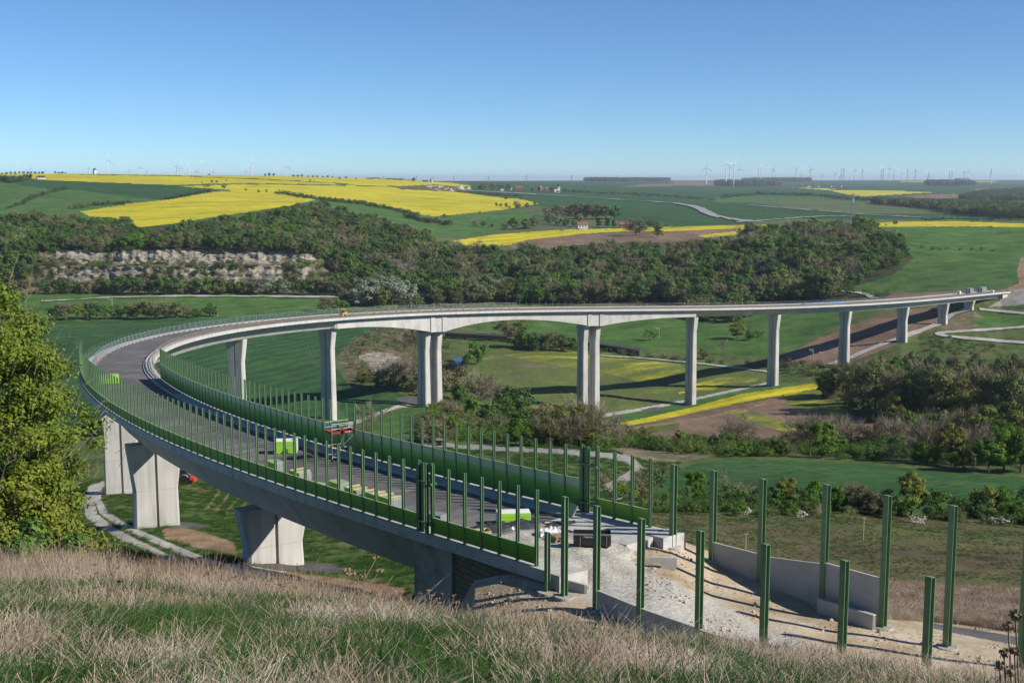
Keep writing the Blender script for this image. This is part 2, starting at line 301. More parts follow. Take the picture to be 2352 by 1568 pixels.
# ------------------------------------------------------------------ terrain: survey lines from near to far, each (column, depth, height)
def seg(*pts): return np.array(pts, float)
def yv(rows):                                   # (column, row, depth) -> (column, depth, height)
    return np.array([(u, Y, -tn(v) * Y) for u, v, Y in rows], float)
LINES = [
 ('feet', seg((-400, 1.0, -1.75), (2800, 1.0, -1.75))),
 ('hill', seg((-400, 14, -5.2), (900, 14, -5.4), (1600, 11, -4.7), (2000, 8, -3.9), (2352, 7, -3.6), (2800, 6, -3.3))),
 ('crest', yv([(-400, 1340, 42), (0, 1362, 40), (300, 1370, 38), (600, 1392, 36), (800, 1432, 35), (900, 1456, 34), (1100, 1490, 32), (1370, 1508, 29), (1600, 1518, 26), (1800, 1544, 22), (2000, 1566, 18), (2200, 1590, 15), (2352, 1604, 14), (2800, 1645, 12)])),
 ('foot', seg((-400, 72, -34), (600, 70, -31), (900, 66, -29.5), (1000, 66, -28.8), (1100, 66, -27.2), (1200, 66, -26.2), (1300, 66, -25.6), (1370, 62, -25.4), (1600, 50, -25.2), (1800, 45, -24.9), (2000, 40, -24.5), (2352, 36, -24), (2800, 33, -23.5))),
 ('mound', seg((-400, 90, -36), (600, 86, -33.5), (900, 76, -31.8), (1000, 76, -30.3), (1050, 77, -28.0), (1090, 78, -26.3), (1200, 77, -25.5), (1300, 74, -25.3), (1400, 70, -25.3), (1500, 67, -25.3), (1600, 62, -25.6), (1800, 57, -25.6), (2000, 52, -25.3), (2352, 46, -24.9), (2800, 42, -24.5))),
 ('road_edge', seg((-400, 118, -40), (0, 118, -40), (480, 118, -38.2), (650, 112, -37), (930, 104, -35.5), (1020, 97, -34), (1100, 90, -33), (1200, 88, -31), (1300, 87, -27.0), (1400, 85, -25.5), (1500, 84, -25.3), (1544, 84, -25.4), (1590, 84, -25.9), (1637, 84.5, -26.5), (1749, 81, -27), (1895, 76.5, -27.2), (2031, 73.3, -27.2), (2180, 70, -27.2), (2345, 67, -27.0), (2800, 58, -26.5))),
 ('toe', seg((-400, 150, -48), (0, 150, -48), (300, 142, -44), (480, 140, -43.5), (650, 135, -42), (930, 130, -41), (1100, 128, -40), (1300, 118, -36), (1500, 110, -31.8), (1600, 105, -31.5), (1749, 97, -31.5), (1900, 90, -31), (2031, 82.5, -30), (2180, 79, -29.4), (2345, 75.5, -28.9), (2800, 66, -28))),
 ('field', seg((-400, 190, -56), (0, 190, -54.5), (300, 185, -51.7), (480, 185, -52), (650, 180, -51), (930, 170, -47), (1100, 160, -44), (1300, 150, -40.5), (1500, 142, -39.1), (1800, 141, -39.4), (2352, 135, -39.5), (2800, 130, -39.5))),
 ('hedge', seg((-400, 225, -60), (0, 225, -60), (275, 222, -57.6), (480, 225, -59), (650, 220, -57), (930, 210, -53), (1100, 200, -49), (1300, 185, -45), (1500, 165, -43.5), (2800, 162, -43.5))),
 ('bench', yv([(-400, 1000, 300), (0, 1010, 290), (480, 1030, 270), (650, 1030, 270), (800, 1025, 240), (930, 1021, 235), (1100, 1026, 230), (1300, 1035, 225), (1500, 1058, 225), (1560, 1062, 226), (1700, 1055, 235), (1900, 1058, 230), (2100, 1075, 222), (2352, 1095, 215), (2800, 1120, 205)])),
 ('slope', seg((-400, 350, -74), (480, 340, -73), (650, 345, -74), (800, 340, -70), (930, 330, -67), (990, 350, -68), (1100, 350, -73), (1300, 360, -78), (1400, 385, -83), (1700, 375, -81.5), (1880, 370, -81), (2100, 350, -78), (2352, 340, -76), (2800, 330, -75))),
 ('floor', seg((-400, 470, -78.5), (700, 460, -78.3), (800, 400, -78), (880, 405, -77.5), (990, 422, -78.9), (1060, 430, -81), (1100, 440, -85), (1300, 462, -89), (1345, 465, -90.2), (1583, 489, -90.3), (1775, 516, -87.6), (1938, 520, -85.2), (2100, 505, -83), (2352, 480, -82), (2800, 470, -82))),
 ('railway', seg((-400, 718, -83), (800, 718, -83), (900, 640, -84), (1100, 630, -86), (1300, 640, -87.7), (1500, 605, -88.8), (1775, 570, -88), (1938, 551, -84), (2070, 580, -78.2), (2110, 560, -81), (2352, 540, -80), (2800, 530, -80))),
 ('plain', yv([(-400, 690, 845), (800, 690, 845), (1000, 700, 830), (1300, 740, 740), (1500, 745, 720), (1700, 740, 715), (1850, 730, 700), (1980, 712, 690), (2070, 708, 675), (2165, 705, 672), (2237, 696, 668), (2300, 682, 690), (2352, 672, 690), (2800, 655, 690)])),
 ('wood_foot', yv([(-400, 672, 900), (750, 672, 900), (900, 688, 860), (1000, 695, 855), (1300, 700, 830), (1700, 700, 800), (1850, 700, 780), (2000, 685, 760), (2100, 678, 745), (2200, 668, 740), (2352, 650, 745), (2800, 630, 750)])),
 ('ledge_foot', yv([(-400, 648, 912), (100, 645, 909), (700, 645, 909), (760, 650, 905), (900, 670, 885), (1000, 675, 890), (1300, 676, 875), (1700, 676, 840), (1850, 670, 815), (2000, 665, 795), (2100, 655, 790), (2200, 645, 785), (2352, 634, 785), (2800, 615, 790)])),
 ('ledge_low', yv([(-400, 620, 918), (100, 612, 914), (700, 612, 914), (760, 630, 920), (900, 645, 915), (1000, 650, 925), (1300, 650, 915), (1700, 648, 870), (1850, 640, 850), (2000, 640, 835), (2100, 630, 835), (2200, 622, 830), (2352, 617, 830), (2800, 600, 830)])),
 ('ledge_mid', yv([(-400, 606, 935), (100, 602, 932), (700, 602, 932), (760, 612, 940), (900, 620, 945), (1000, 628, 955), (1300, 630, 945), (1700, 625, 895), (1850, 616, 880), (2000, 622, 860), (2100, 616, 865), (2200, 608, 865), (2352, 603, 865), (2800, 588, 865)])),
 ('cliff_top', yv([(-400, 576, 942), (100, 576, 938), (500, 573, 938), (700, 580, 938), (760, 592, 960), (900, 596, 985), (1000, 604, 1000), (1300, 604, 985), (1500, 603, 970), (1700, 594, 930), (1850, 592, 905), (1990, 612, 880), (2100, 605, 900), (2352, 590, 900), (2800, 575, 900)])),
 ('wood_top', yv([(-400, 520, 1100), (0, 512, 1100), (300, 522, 1080), (500, 507, 1150), (750, 486, 1250), (900, 530, 1150), (1000, 552, 1100), (1150, 576, 1050), (1300, 562, 1080), (1500, 546, 1100), (1700, 546, 1100), (1850, 530, 1120), (1990, 522, 1150), (2800, 518, 1150)])),
 ('yellow', yv([(-400, 475, 1350), (0, 462, 1400), (300, 470, 1350), (500, 470, 1350), (700, 465, 1370), (900, 500, 1350), (1000, 528, 1250), (1100, 535, 1230), (1200, 530, 1250), (1430, 524, 1300), (1700, 516, 1300), (1990, 510, 1300), (2800, 508, 1300)])),
 ('middle', yv([(-400, 440, 1700), (0, 432, 1750), (300, 437, 1700), (500, 440, 1700), (700, 450, 1700), (900, 468, 1700), (1100, 488, 1650), (1230, 474, 1850), (1420, 500, 1500), (1600, 500, 1550), (1800, 502, 1600), (2000, 505, 1600), (2800, 502, 1600)])),
 ('ridge', yv([(-400, 397, 2300), (0, 399.5, 2300), (250, 400, 2300), (600, 404, 2400), (900, 411, 2700), (1080, 427, 2700), (1230, 452, 2500), (1420, 468, 2200), (1600, 472, 2200), (2000, 476, 2200), (2352, 486, 2100), (2800, 490, 2100)])),
 ('beyond', seg((-400, 3600, 8), (600, 3600, 6), (900, 3600, 0), (1000, 3800, -6), (1080, 4000, -9), (1230, 4200, -20), (1400, 4000, -31), (1700, 3500, -46), (2000, 3300, -49), (2352, 3000, -60), (2800, 3000, -60))),
 ('far', seg((-400, 6500, -4), (900, 6500, -7), (1080, 6500, -10), (1400, 6500, -18), (1700, 6500, -38), (2000, 6500, -36), (2352, 6500, -40), (2800, 6500, -40))),
 ('far_ridge', seg((-400, 12000, -20), (900, 12000, -18), (1300, 12000, -12), (1700, 12000, -9), (2352, 12000, -6), (2800, 12000, -6))),
 ('rim', seg((-400, 26000, -120), (2800, 26000, -120))),
]
NL = len(LINES)
LI = {n: i for i, (n, _) in enumerate(LINES)}
def prof(u):                                     # depths and heights of every survey line at column(s) u
    u = np.asarray(u, float)
    return (np.stack([np.interp(u, a[:, 0], a[:, 1]) for _, a in LINES]), np.stack([np.interp(u, a[:, 0], a[:, 2]) for _, a in LINES]))
_wd = [(rng.uniform(0, 6.28), rng.uniform(0, 6.28), rng.uniform(.6, 1.6)) for _ in range(14)]
def wob(x, y, wl):
    s = 0
    for a, p, k in _wd: s = s + np.sin((x * math.cos(a) + y * math.sin(a)) * k * 6.283 / wl + p)
    return s / 5
def relief(x, y):
    d = np.hypot(x, y)
    z = .10 * wob(x, y, 5) * np.clip(d / 25, .2, 1) + .25 * wob(x, y, 24) * np.clip((d - 12) / 30, 0, 1) * np.clip(1.4 - d / 2500, 0, 1)
    z = z * np.where((d > 60) & (d < 100), .45, 1)
    return z + .9 * wob(x, y, 95) * np.clip((d - 100) / 150, 0, 1) * np.clip(1.5 - d / 2500, .2, 1)
def ground(x, y):                                # height of the ground below a place
    z = -40.0
    for _ in range(7):
        u = 1176 + F0 * x / max(y * CS - z * SN, 1)
        a, b = prof(u); z = float(np.interp(y, a, b))
    return z + float(relief(x, y))
US = np.concatenate([np.arange(-900, -20, 20.0), np.arange(-20, 2372, 2.5), np.arange(2372, 2800, 12.0)])
PY, PZ = prof(US)
rows_t = []
VV = np.stack([vz(PY[i], PZ[i]) for i in range(NL)])
for k in range(NL - 1):
    dv = float(np.percentile(np.abs(VV[k + 1] - VV[k])[30:-30], 92))
    n = int(np.clip(dv / 1.9, 5, 95)) if k > 1 else 40
    for q in np.arange(n) / n: rows_t.append((k, q))
rows_t.append((NL - 2, 1.0))
GY, GZ, GK = [], [], []
for k, q in rows_t:
    inv = (1 - q) / PY[k] + q / PY[k + 1]; Y = 1 / inv
    t = (Y - PY[k]) / (PY[k + 1] - PY[k]); GY.append(Y); GZ.append(PZ[k] + t * (PZ[k + 1] - PZ[k])); GK.append(k)
GY = np.array(GY); GZ = np.array(GZ); GK = np.array(GK)
GX = colx(US[None, :], GY, GZ)
# ledges and clefts on the rock face
cl = (GK >= LI['wood_foot']) & (GK < LI['cliff_top'])
mask = np.clip((US - 20) / 90, 0, 1) * np.clip((800 - US) / 90, 0, 1)
rockrow = cl.astype(float)[:, None] * mask[None, :]
_zz = GZ + .8 * wob(GX, GX * .3, 40)
GY = GY + rockrow * (3.0 * wob(GX, GZ * 1.2, 70) + 2.2 * np.abs(wob(GX, GZ * .3, 31)) + .9 * wob(GX * 1.3 + 9, GZ * 1.5, 11) + .35 * np.sign(np.sin(_zz * 1.1 + wob(GX, GX, 26))) + .35 * wob(GX, GZ * 4, 6))
GZ = GZ + relief(GX, GY) + rockrow * .3 * wob(GX, GY, 9)
GU, GV = proj(GX, GY, GZ)
fu = (GU[:-1, :-1] + GU[1:, 1:]) / 2; fv = (GV[:-1, :-1] + GV[1:, 1:]) / 2; fY = (GY[:-1, :-1] + GY[1:, 1:]) / 2
fk = np.repeat(GK[:-1, None], fu.shape[1], 1)
vis = fv <= np.minimum.accumulate(fv, axis=0) + 5
LAND = {}
def inpoly(u, v, poly):
    inside = np.zeros(u.shape, bool); n = len(poly)
    for i in range(n):
        x1, y1 = poly[i]; x2, y2 = poly[(i + 1) % n]
        if y1 == y2: continue
        inside ^= ((v >= min(y1, y2)) & (v < max(y1, y2)) & (u < (x2 - x1) * (v - y1) / (y2 - y1) + x1))
    return inside
NAMES = []
def cid(n):
    if n not in NAMES: NAMES.append(n)
    return NAMES.index(n)
land = np.full(fu.shape, cid('rough_grass'))
land[fk < LI['foot']] = cid('hill_soil')
land[(fk >= LI['foot']) & (fk < LI['toe']) & (fu > 1040)] = cid('earthworks')
land[(fk >= LI['road_edge']) & (fk < LI['toe']) & (fu < 1480)] = cid('rough_grass')
land[(fk >= LI['wood_foot']) & (fk < LI['wood_top'])] = cid('woodland_floor')
_rk = (fk >= LI['wood_foot']) & (fk < LI['cliff_top']) & (fu > 40) & (fu < 800)
land[_rk] = cid('scrub')
_n1 = wob(fu, fv * 1.5, 90) + .7 * wob(fu + 50, fv * 2, 34) + .5 * wob(fu, fv, 12)
_cx = np.interp(fu, [40, 100, 150, 290, 335, 640, 700, 800], [-3, -.9, .55, .5, .3, .75, .35, -2])
_bd = np.where(fv < 608, np.interp(fv, [570, 577, 600, 608], [-1.2, .9, .9, -.4]), np.interp(fv, [608, 616, 645, 655], [-.6, .35, .35, -.5]))
land[_rk & (_n1 * .75 + _cx + _bd > .75)] = cid('rock')
land[(fk >= LI['wood_top']) & (fu < 1000)] = cid('meadow')
land[(fk >= LI['wood_top']) & (fu >= 1000)] = cid('pasture')
land[(fk >= LI['middle']) & (fu >= 1080)] = cid('wheat_far') if False else cid('wheat')
land[(fk >= LI['beyond'])] = cid('wheat')
def paint(cls, poly, ymin=0, ymax=1e9):
    us = [p[0] for p in poly]; vs = [p[1] for p in poly]
    bb = (fu > min(us)) & (fu < max(us)) & (fv > min(vs) - 1) & (fv < max(vs) + 1) & vis & (fY > ymin) & (fY < ymax)
    i = np.nonzero(bb)
    h = inpoly(fu[i], fv[i], poly); land[i[0][h], i[1][h]] = cid(cls)
def strip(cls, pts, w, ymin=0, ymax=1e9):        # a path of width w (image rows) along a polyline
    P_ = np.array(pts, float); w = np.broadcast_to(np.array(w, float), (len(P_),))
    d = np.gradient(P_, axis=0); n = np.stack([-d[:, 1], d[:, 0]], 1); n /= np.linalg.norm(n, axis=1)[:, None]
    paint(cls, [tuple(q) for q in P_ + n * w[:, None] / 2] + [tuple(q) for q in (P_ - n * w[:, None] / 2)[::-1]], ymin, ymax)
B = 1000
# far country
paint('ploughed', [(1548, 417), (1640, 417), (1640, 427), (1548, 426)], 2000); paint('ploughed', [(2240, 433), (2800, 428), (2800, 444), (2240, 444)], 2000)
paint('ploughed', [(2070, 450), (2190, 445), (2230, 452), (2130, 458)], 1500); paint('rape', [(1900, 436), (2050, 438), (2146, 442), (1985, 451), (1940, 446)], 1500)
paint('rape', [(1815, 430), (1925, 434), (1900, 437)], 1500); paint('rape', [(2060, 416.4), (2800, 412), (2800, 415), (2080, 417.6)], 1500)
paint('pasture', [(2080, 417.8), (2352, 418), (2352, 421), (2100, 421)], 1500); paint('ploughed', [(1480, 423), (1560, 422), (1540, 428), (1420, 430)], 1500)
paint('meadow', [(1600, 455), (1760, 450), (1900, 453), (1880, 462), (1660, 466)], 1200)
paint('pasture', [(1722, 465), (1900, 458), (2080, 470), (2200, 490), (1992, 492), (1840, 480)], 1000)
paint('wheat', [(1640, 492), (1740, 480), (1850, 486), (1960, 496), (1838, 499), (1736, 508), (1690, 503)], 1000)
# plateau with the rape fields
paint('rape', [(-400, 396), (0, 399), (300, 399.5), (746, 406), (917, 412), (1037, 420), (1088, 428), (1000, 431), (917, 428), (804, 424), (547, 421), (444, 423), (403, 425), (239, 419), (92, 413), (40, 405), (-400, 402)], B)
strip('wheat', [(180, 400.5), (400, 404), (610, 412), (760, 420), (800, 423)], 1.6, B)
paint('wheat', [(40, 406), (92, 413), (239, 419), (403, 425), (495, 434), (505, 437), (440, 447), (393, 458), (375, 460), (290, 451), (180, 437), (58, 428), (20, 418)], B)
paint('rape', [(410, 428.5), (547, 423.5), (804, 426.5), (910, 431), (986, 438), (1054, 441), (1139, 453), (1200, 458), (1239, 468), (1170, 480), (1054, 492), (999, 497), (968, 492), (928, 484), (883, 472), (746, 454), (683, 448), (595, 443), (495, 434)], B)
paint('rape', [(185, 486), (307, 467), (393, 458), (478, 443), (519, 438.5), (649, 446), (728, 458), (666, 472), (461, 503), (362, 518), (311, 522), (307, 508), (256, 500), (205, 497)], B)
paint('scrub', [(905, 428), (1000, 424), (1060, 430), (1080, 433), (1010, 439), (920, 435)], B)
paint('meadow', [(945, 505), (1000, 500), (1054, 494), (1157, 484), (1208, 486), (1252, 496), (1252, 506), (1150, 525), (1100, 540), (1000, 540), (950, 535), (938, 515)], B)
paint('meadow', [(750, 467), (860, 478), (860, 492), (800, 492), (757, 480)], B)
paint('wheat', [(1340, 462), (1409, 462), (1550, 476), (1620, 496), (1740, 512), (1560, 520), (1440, 520), (1400, 495)], B)
paint('wheat', [(1080, 436), (1200, 442), (1280, 455), (1400, 462), (1250, 466), (1160, 452)], B)
paint('rape', [(1040, 553), (1150, 537), (1310, 527.5), (1450, 524), (1700, 517), (1765, 516), (1700, 529), (1560, 531), (1430, 532), (1330, 537), (1200, 560), (1110, 566), (1060, 562)], 900)
paint('ploughed', [(1165, 563), (1215, 550), (1330, 539), (1440, 535), (1540, 531), (1690, 525), (1690, 548), (1560, 556), (1440, 557), (1330, 563), (1200, 580)], 900)
paint('rape', [(1600, 541), (1690, 531), (1695, 538), (1620, 545)], 900)
paint('meadow', [(1965, 521), (2800, 521), (2800, 640), (2352, 646), (2250, 668), (2000, 674), (1950, 662), (2050, 632), (2100, 592), (2082, 575), (1990, 542)], 700)
paint('rape', [(1960, 513), (2060, 509), (2197, 508), (2352, 514), (2800, 516), (2800, 523), (2352, 521.5), (2231, 520), (1960, 521)], 900)
paint('soil', [(2345, 590), (2336, 622), (2340, 650), (2300, 668), (2800, 660), (2800, 600)], 700)
paint('ploughed', [(2030, 686), (2050, 674), (2250, 664), (2255, 672), (2160, 682)], 600)
# valley
paint('meadow', [(-400, 674), (805, 674), (800, 722), (560, 728), (-400, 734)], 600)
paint('wheat', [(-400, 740), (95, 740), (300, 735), (560, 727), (800, 713), (930, 716), (900, 762), (838, 775), (790, 800), (762, 832), (800, 882), (930, 905), (945, 920), (860, 945), (830, 965), (780, 990), (-400, 1000)], 290)
paint('scrub', [(770, 825), (800, 790), (850, 762), (960, 755), (990, 800), (980, 880), (930, 900), (860, 880), (800, 870)], 380)
paint('rock', [(822, 818), (850, 808), (900, 812), (925, 822), (900, 845), (880, 868), (858, 848)], 380)
paint('meadow', [(850, 990), (890, 955), (960, 930), (1060, 945), (1060, 975), (940, 1012), (840, 1012)], 240)
strip('track', [(952, 928), (905, 936), (859, 954), (798, 976)], [7, 7, 8, 10], 250)
paint('apron', [(905, 913), (960, 908), (1045, 925), (1040, 938), (960, 934), (925, 925)], 330)
paint('meadow', [(1050, 745), (1300, 735), (1740, 715), (2040, 708), (1985, 716), (1880, 770), (1790, 818), (1600, 812), (1400, 798), (1200, 775)], 560)
paint('patchy_rape', [(1085, 850), (1130, 800), (1300, 803), (1420, 820), (1560, 833), (1780, 858), (1760, 882), (1560, 914), (1380, 955), (1280, 952), (1200, 932), (1100, 880)], 400)
paint('rape_thin', [(1590, 896), (1600, 880), (1650, 866), (1745, 866), (1735, 876), (1660, 882), (1640, 896)], 400)
strip('rape', [(1560, 902), (1640, 886)], 3, 400)
paint('rape_thin', [(1150, 815), (1300, 806), (1420, 821), (1560, 836), (1600, 850), (1560, 872), (1480, 880), (1400, 858), (1300, 842), (1200, 825)], 400)
paint('meadow', [(1560, 914), (1780, 878), (1880, 880), (1870, 890), (1720, 918), (1550, 955), (1390, 968), (1440, 945)], 380)
strip('track', [(1380, 955), (1470, 940), (1560, 923), (1740, 885), (1775, 876)], [8, 7, 6, 5, 4], 380)
paint('apron', [(1470, 941), (1500, 934), (1530, 936), (1510, 945)], 380)
paint('ploughed', [(1400, 975), (1560, 950), (1720, 925), (1890, 890), (1930, 935), (2060, 985), (2100, 1022), (1700, 1018), (1600, 1010), (1440, 1002)], 300)
paint('rape', [(1375, 979), (1480, 960), (1600, 932), (1700, 905), (1870, 879), (1885, 891), (1720, 920), (1550, 957), (1440, 978), (1392, 992)], 300)
paint('patchy_rape', [(1390, 992), (1480, 970), (1560, 965), (1560, 985), (1440, 1003)], 300)
paint('rape_thin', [(1800, 905), (1880, 895), (1930, 935), (1960, 955), (1900, 958), (1810, 930)], 300)
paint('rape_thin', [(1660, 942), (1700, 938), (1775, 960), (1840, 978), (1870, 992), (1800, 990), (1725, 972)], 300)
strip('soil', [(1440, 985), (1600, 962), (1700, 942), (1790, 918)], 5, 300)
paint('ploughed', [(1785, 822), (1900, 770), (2000, 730), (2085, 711), (2165, 709), (2190, 735), (2150, 754), (1955, 832), (1900, 838), (1830, 835)], 480)
paint('dry_ground', [(2150, 750), (2180, 722), (2240, 716), (2270, 735), (2240, 750), (2180, 765)], 480)
paint('meadow', [(2225, 735), (2352, 715), (2352, 745), (2270, 752)], 480)
paint('track_gravel', [(2300, 688), (2318, 668), (2352, 662), (2800, 650), (2800, 712), (2352, 700), (2270, 705)], 560)
paint('water', [(1030, 850), (1040, 822), (1062, 820), (1070, 835), (1055, 852)], 400); paint('water', [(905, 690), (1000, 690), (990, 700), (920, 705)], 600)
# below the bridge, on the near side
paint('track', [(253, 1100), (205, 1115), (192, 1147), (196, 1186), (236, 1219), (322, 1258), (420, 1303), (560, 1332), (700, 1352), (930, 1377), (930, 1350), (800, 1330), (660, 1312), (495, 1287), (444, 1268), (369, 1237), (294, 1203), (246, 1172), (232, 1145), (236, 1120), (253, 1105)], 90, 260)
strip('rough_grass', [(215, 1150), (228, 1180), (265, 1208), (330, 1240), (420, 1283), (520, 1310)], [2, 5, 7, 9, 11, 12], 90, 260)
paint('soil', [(560, 1332), (660, 1312), (800, 1330), (930, 1350), (930, 1380), (700, 1352)], 90, 200)
paint('apron', [(235, 1118), (300, 1125), (330, 1135), (270, 1135)], 180, 260)
paint('apron', [(270, 1188), (400, 1197), (455, 1200), (487, 1213), (420, 1211), (300, 1199)], 120, 200)
paint('apron', [(560, 1290), (700, 1291), (760, 1294), (802, 1309), (770, 1316), (640, 1306)], 90, 160)
paint('soil', [(370, 1215), (420, 1212), (480, 1225), (540, 1245), (545, 1275), (480, 1264), (380, 1237)], 90, 200)
for i in range(4): strip('soil', [(472 + i * 24, 1172 + i * 3), (505 + i * 24, 1128 + i * 3)], 7, 120, 230)
# right side, between the road and the valley
paint('seeded', [(1470, 1172), (1800, 1180), (2352, 1196), (2800, 1210), (2800, 1410), (2352, 1365), (2000, 1345), (1900, 1355), (1750, 1310), (1560, 1240), (1470, 1230)], 88, 170)
paint('dry_ground', [(2010, 1345), (2352, 1365), (2800, 1400), (2800, 1500), (2352, 1452), (2200, 1432), (2020, 1420)], 72, 130)
strip('apron', [(2120, 1432), (2200, 1447), (2352, 1474), (2600, 1515)], [10, 16, 20, 24], 60, 110)
paint('wheat_near', [(1555, 1085), (1600, 1062), (1700, 1055), (1900, 1059), (2100, 1075), (2352, 1095), (2800, 1115), (2800, 1190), (1500, 1165), (1500, 1120)], 140, 300)
strip('track_gravel', [(930, 1022), (1000, 1023), (1100, 1027), (1200, 1032), (1300, 1038), (1400, 1046), (1448, 1056), (1465, 1074), (1445, 1098), (1390, 1122)], [9, 10, 10, 11, 12, 14, 20, 28, 26, 24], 130, 280)
paint('dry_ground', [(1400, 1030), (1500, 1028), (1640, 1045), (1580, 1060), (1500, 1062), (1440, 1045)], 180, 300)
strip('tram', [(1660, 1066), (1622, 1078), (1640, 1096), (1690, 1112), (1740, 1150)], 3, 140, 300); strip('tram', [(1690, 1070), (1760, 1066), (1850, 1072)], 1.6, 140, 300)
for k in range(3): strip('tram', [(700 + k * 9, 800), (712 + k * 9, 826), (740 + k * 9, 850)], 1.6, 290)
strip('tram', [(840, 965), (880, 948), (905, 928), (900, 916)], 2, 290); strip('tram', [(100, 752), (400, 742), (640, 736)], 1.5, 290); strip('tram', [(120, 775), (300, 768), (420, 765)], 1.5, 290)
strip('tram', [(1160, 838), (1165, 822), (1150, 812)], 3.5, 400); strip('tram', [(1100, 862), (1150, 845), (1160, 838)], 3.5, 400)
# one object for each kind of ground
nr, nc = GX.shape
vid = np.arange(nr * nc).reshape(nr, nc)
quads = np.stack([vid[:-1, :-1], vid[:-1, 1:], vid[1:, 1:], vid[1:, :-1]], -1).reshape(-1, 4)
verts = np.stack([GX, GY, GZ], -1).reshape(-1, 3)
lf = land.ravel()
GNAME = dict(hill_soil='hillside', rough_grass='ground', earthworks='road_embankment', woodland_floor='woodland_ground', rock='rock_terrain', meadow='meadow', pasture='pasture',
             wheat='wheat_field', rape='rapeseed_field', scrub='scrub_ground', ploughed='ploughed_field', far_road='road', soil='bare_ground', track='farm_track', patchy_rape='patchy_field', rape_thin='thin_rapeseed_field', tram='tyre_tracks',
             apron='asphalt_pavement', water='river', seeded='seeded_field', dry_ground='dry_meadow', wheat_near='young_wheat_field', track_gravel='gravel_path')
for i, n in enumerate(NAMES):
    q = quads[lf == i]
    if not len(q): continue
    used, invi = np.unique(q, return_inverse=True)
    o = link(GNAME[n], newmesh(GNAME[n], verts[used], invi.reshape(-1, 4), [M[n]], smooth=(n != 'rock')))
    o['kind'] = 'structure'
_gu = np.arange(-380, 2780, 4.0)
def pick(u, v, ymin=0):                          # the place on the ground seen at a pixel
    j = int(np.argmin(np.abs(US - u))); col = GV[:, j]; Y = GY[:, j]
    m = np.minimum.accumulate(col); ok = (col <= m + 1.5) & (Y > ymin)
    i = int(np.argmin(np.where(ok, np.abs(col - v), 1e9)))
    Yi = Y[i]; z = GZ[i, j]
    return float(colx(u, Yi, z)), float(Yi), float(z)
def scale_at(p): return F0 / (p[1] * CS - p[2] * SN)     # image units per metre
def ribbon(name, m_, pts, w, ymin):               # a road laid on the ground along surveyed points
    P_ = np.array(pts, float); d = np.r_[0, np.cumsum(np.hypot(*np.diff(P_, axis=0).T))]; t = np.linspace(0, d[-1], max(8, int(d[-1] / 5)))
    q = np.array([pickf(np.interp(a, d, P_[:, 0]), np.interp(a, d, P_[:, 1]), ymin) for a in t])
    for _ in range(3): q[1:-1] = (q[:-2] + 2 * q[1:-1] + q[2:]) / 4
    g = np.gradient(q[:, :2], axis=0); n = np.stack([-g[:, 1], g[:, 0]], 1); n /= np.linalg.norm(n, axis=1)[:, None] + 1e-9; V = []
    for p_, n_ in zip(q, n):
        for e in (-.5, -.17, .17, .5):
            x, y = p_[:2] + n_ * w * e; V.append((x, y, ground(x, y) + max(.22, y * .0007)))
    F = [(i * 4 + j, i * 4 + j + 1, i * 4 + j + 5, i * 4 + j + 4) for i in range(len(q) - 1) for j in range(3)]
    link(name, newmesh(name, V, F, [M[m_]], smooth=True))['kind'] = 'structure'
def pickf(u, v, ymin):
    j = int(np.argmin(np.abs(US - u))); col = GV[:, j]; Y = GY[:, j]; m = np.minimum.accumulate(col); ok = (col <= m + .5) & (Y > ymin)
    i = np.nonzero(ok)[0]; vs, ys, zs = col[i][::-1], Y[i][::-1], GZ[i, j][::-1]; o_ = np.argsort(vs); Yi = float(np.interp(v, vs[o_], ys[o_])); z = float(np.interp(v, vs[o_], zs[o_]))
    return float(colx(u, Yi, z)), Yi, z
ribbon('road', 'far_road', [(1054, 438), (1160, 444), (1276, 450), (1410, 459), (1550, 468), (1599, 476), (1637, 496), (1685, 505), (1738, 511)], 17, B)
ribbon('road', 'far_road', [(1690, 512), (1770, 506), (1838, 501), (1890, 498), (1958, 497)], 9, B)
ribbon('road', 'far_road', [(1719, 472), (1838, 482), (1992, 494), (2122, 501)], 9, B)
ribbon('farm_track', 'track', [(1930, 668), (1985, 675), (2010, 686)], 4.5, 600)
ribbon('farm_track', 'track', [(95, 693), (260, 684), (430, 681), (800, 683)], 7, 600)
ribbon('farm_track', 'track', [(1380, 818), (1480, 824), (1600, 835), (1700, 847), (1788, 857)], 4.0, 400)
ribbon('farm_track', 'track', [(1905, 838), (1948, 824), (2000, 802), (2060, 779), (2110, 762), (2156, 745), (2187, 722), (2230, 711)], 4.5, 480)
ribbon('farm_track', 'track', [(2800, 724), (2352, 721), (2250, 711)], 4.0, 480)
ribbon('farm_track', 'track', [(2600, 735), (2352, 752), (2240, 760), (2160, 765), (2153, 768), (2165, 772), (2231, 779), (2352, 788), (2600, 795)], 4.5, 450)

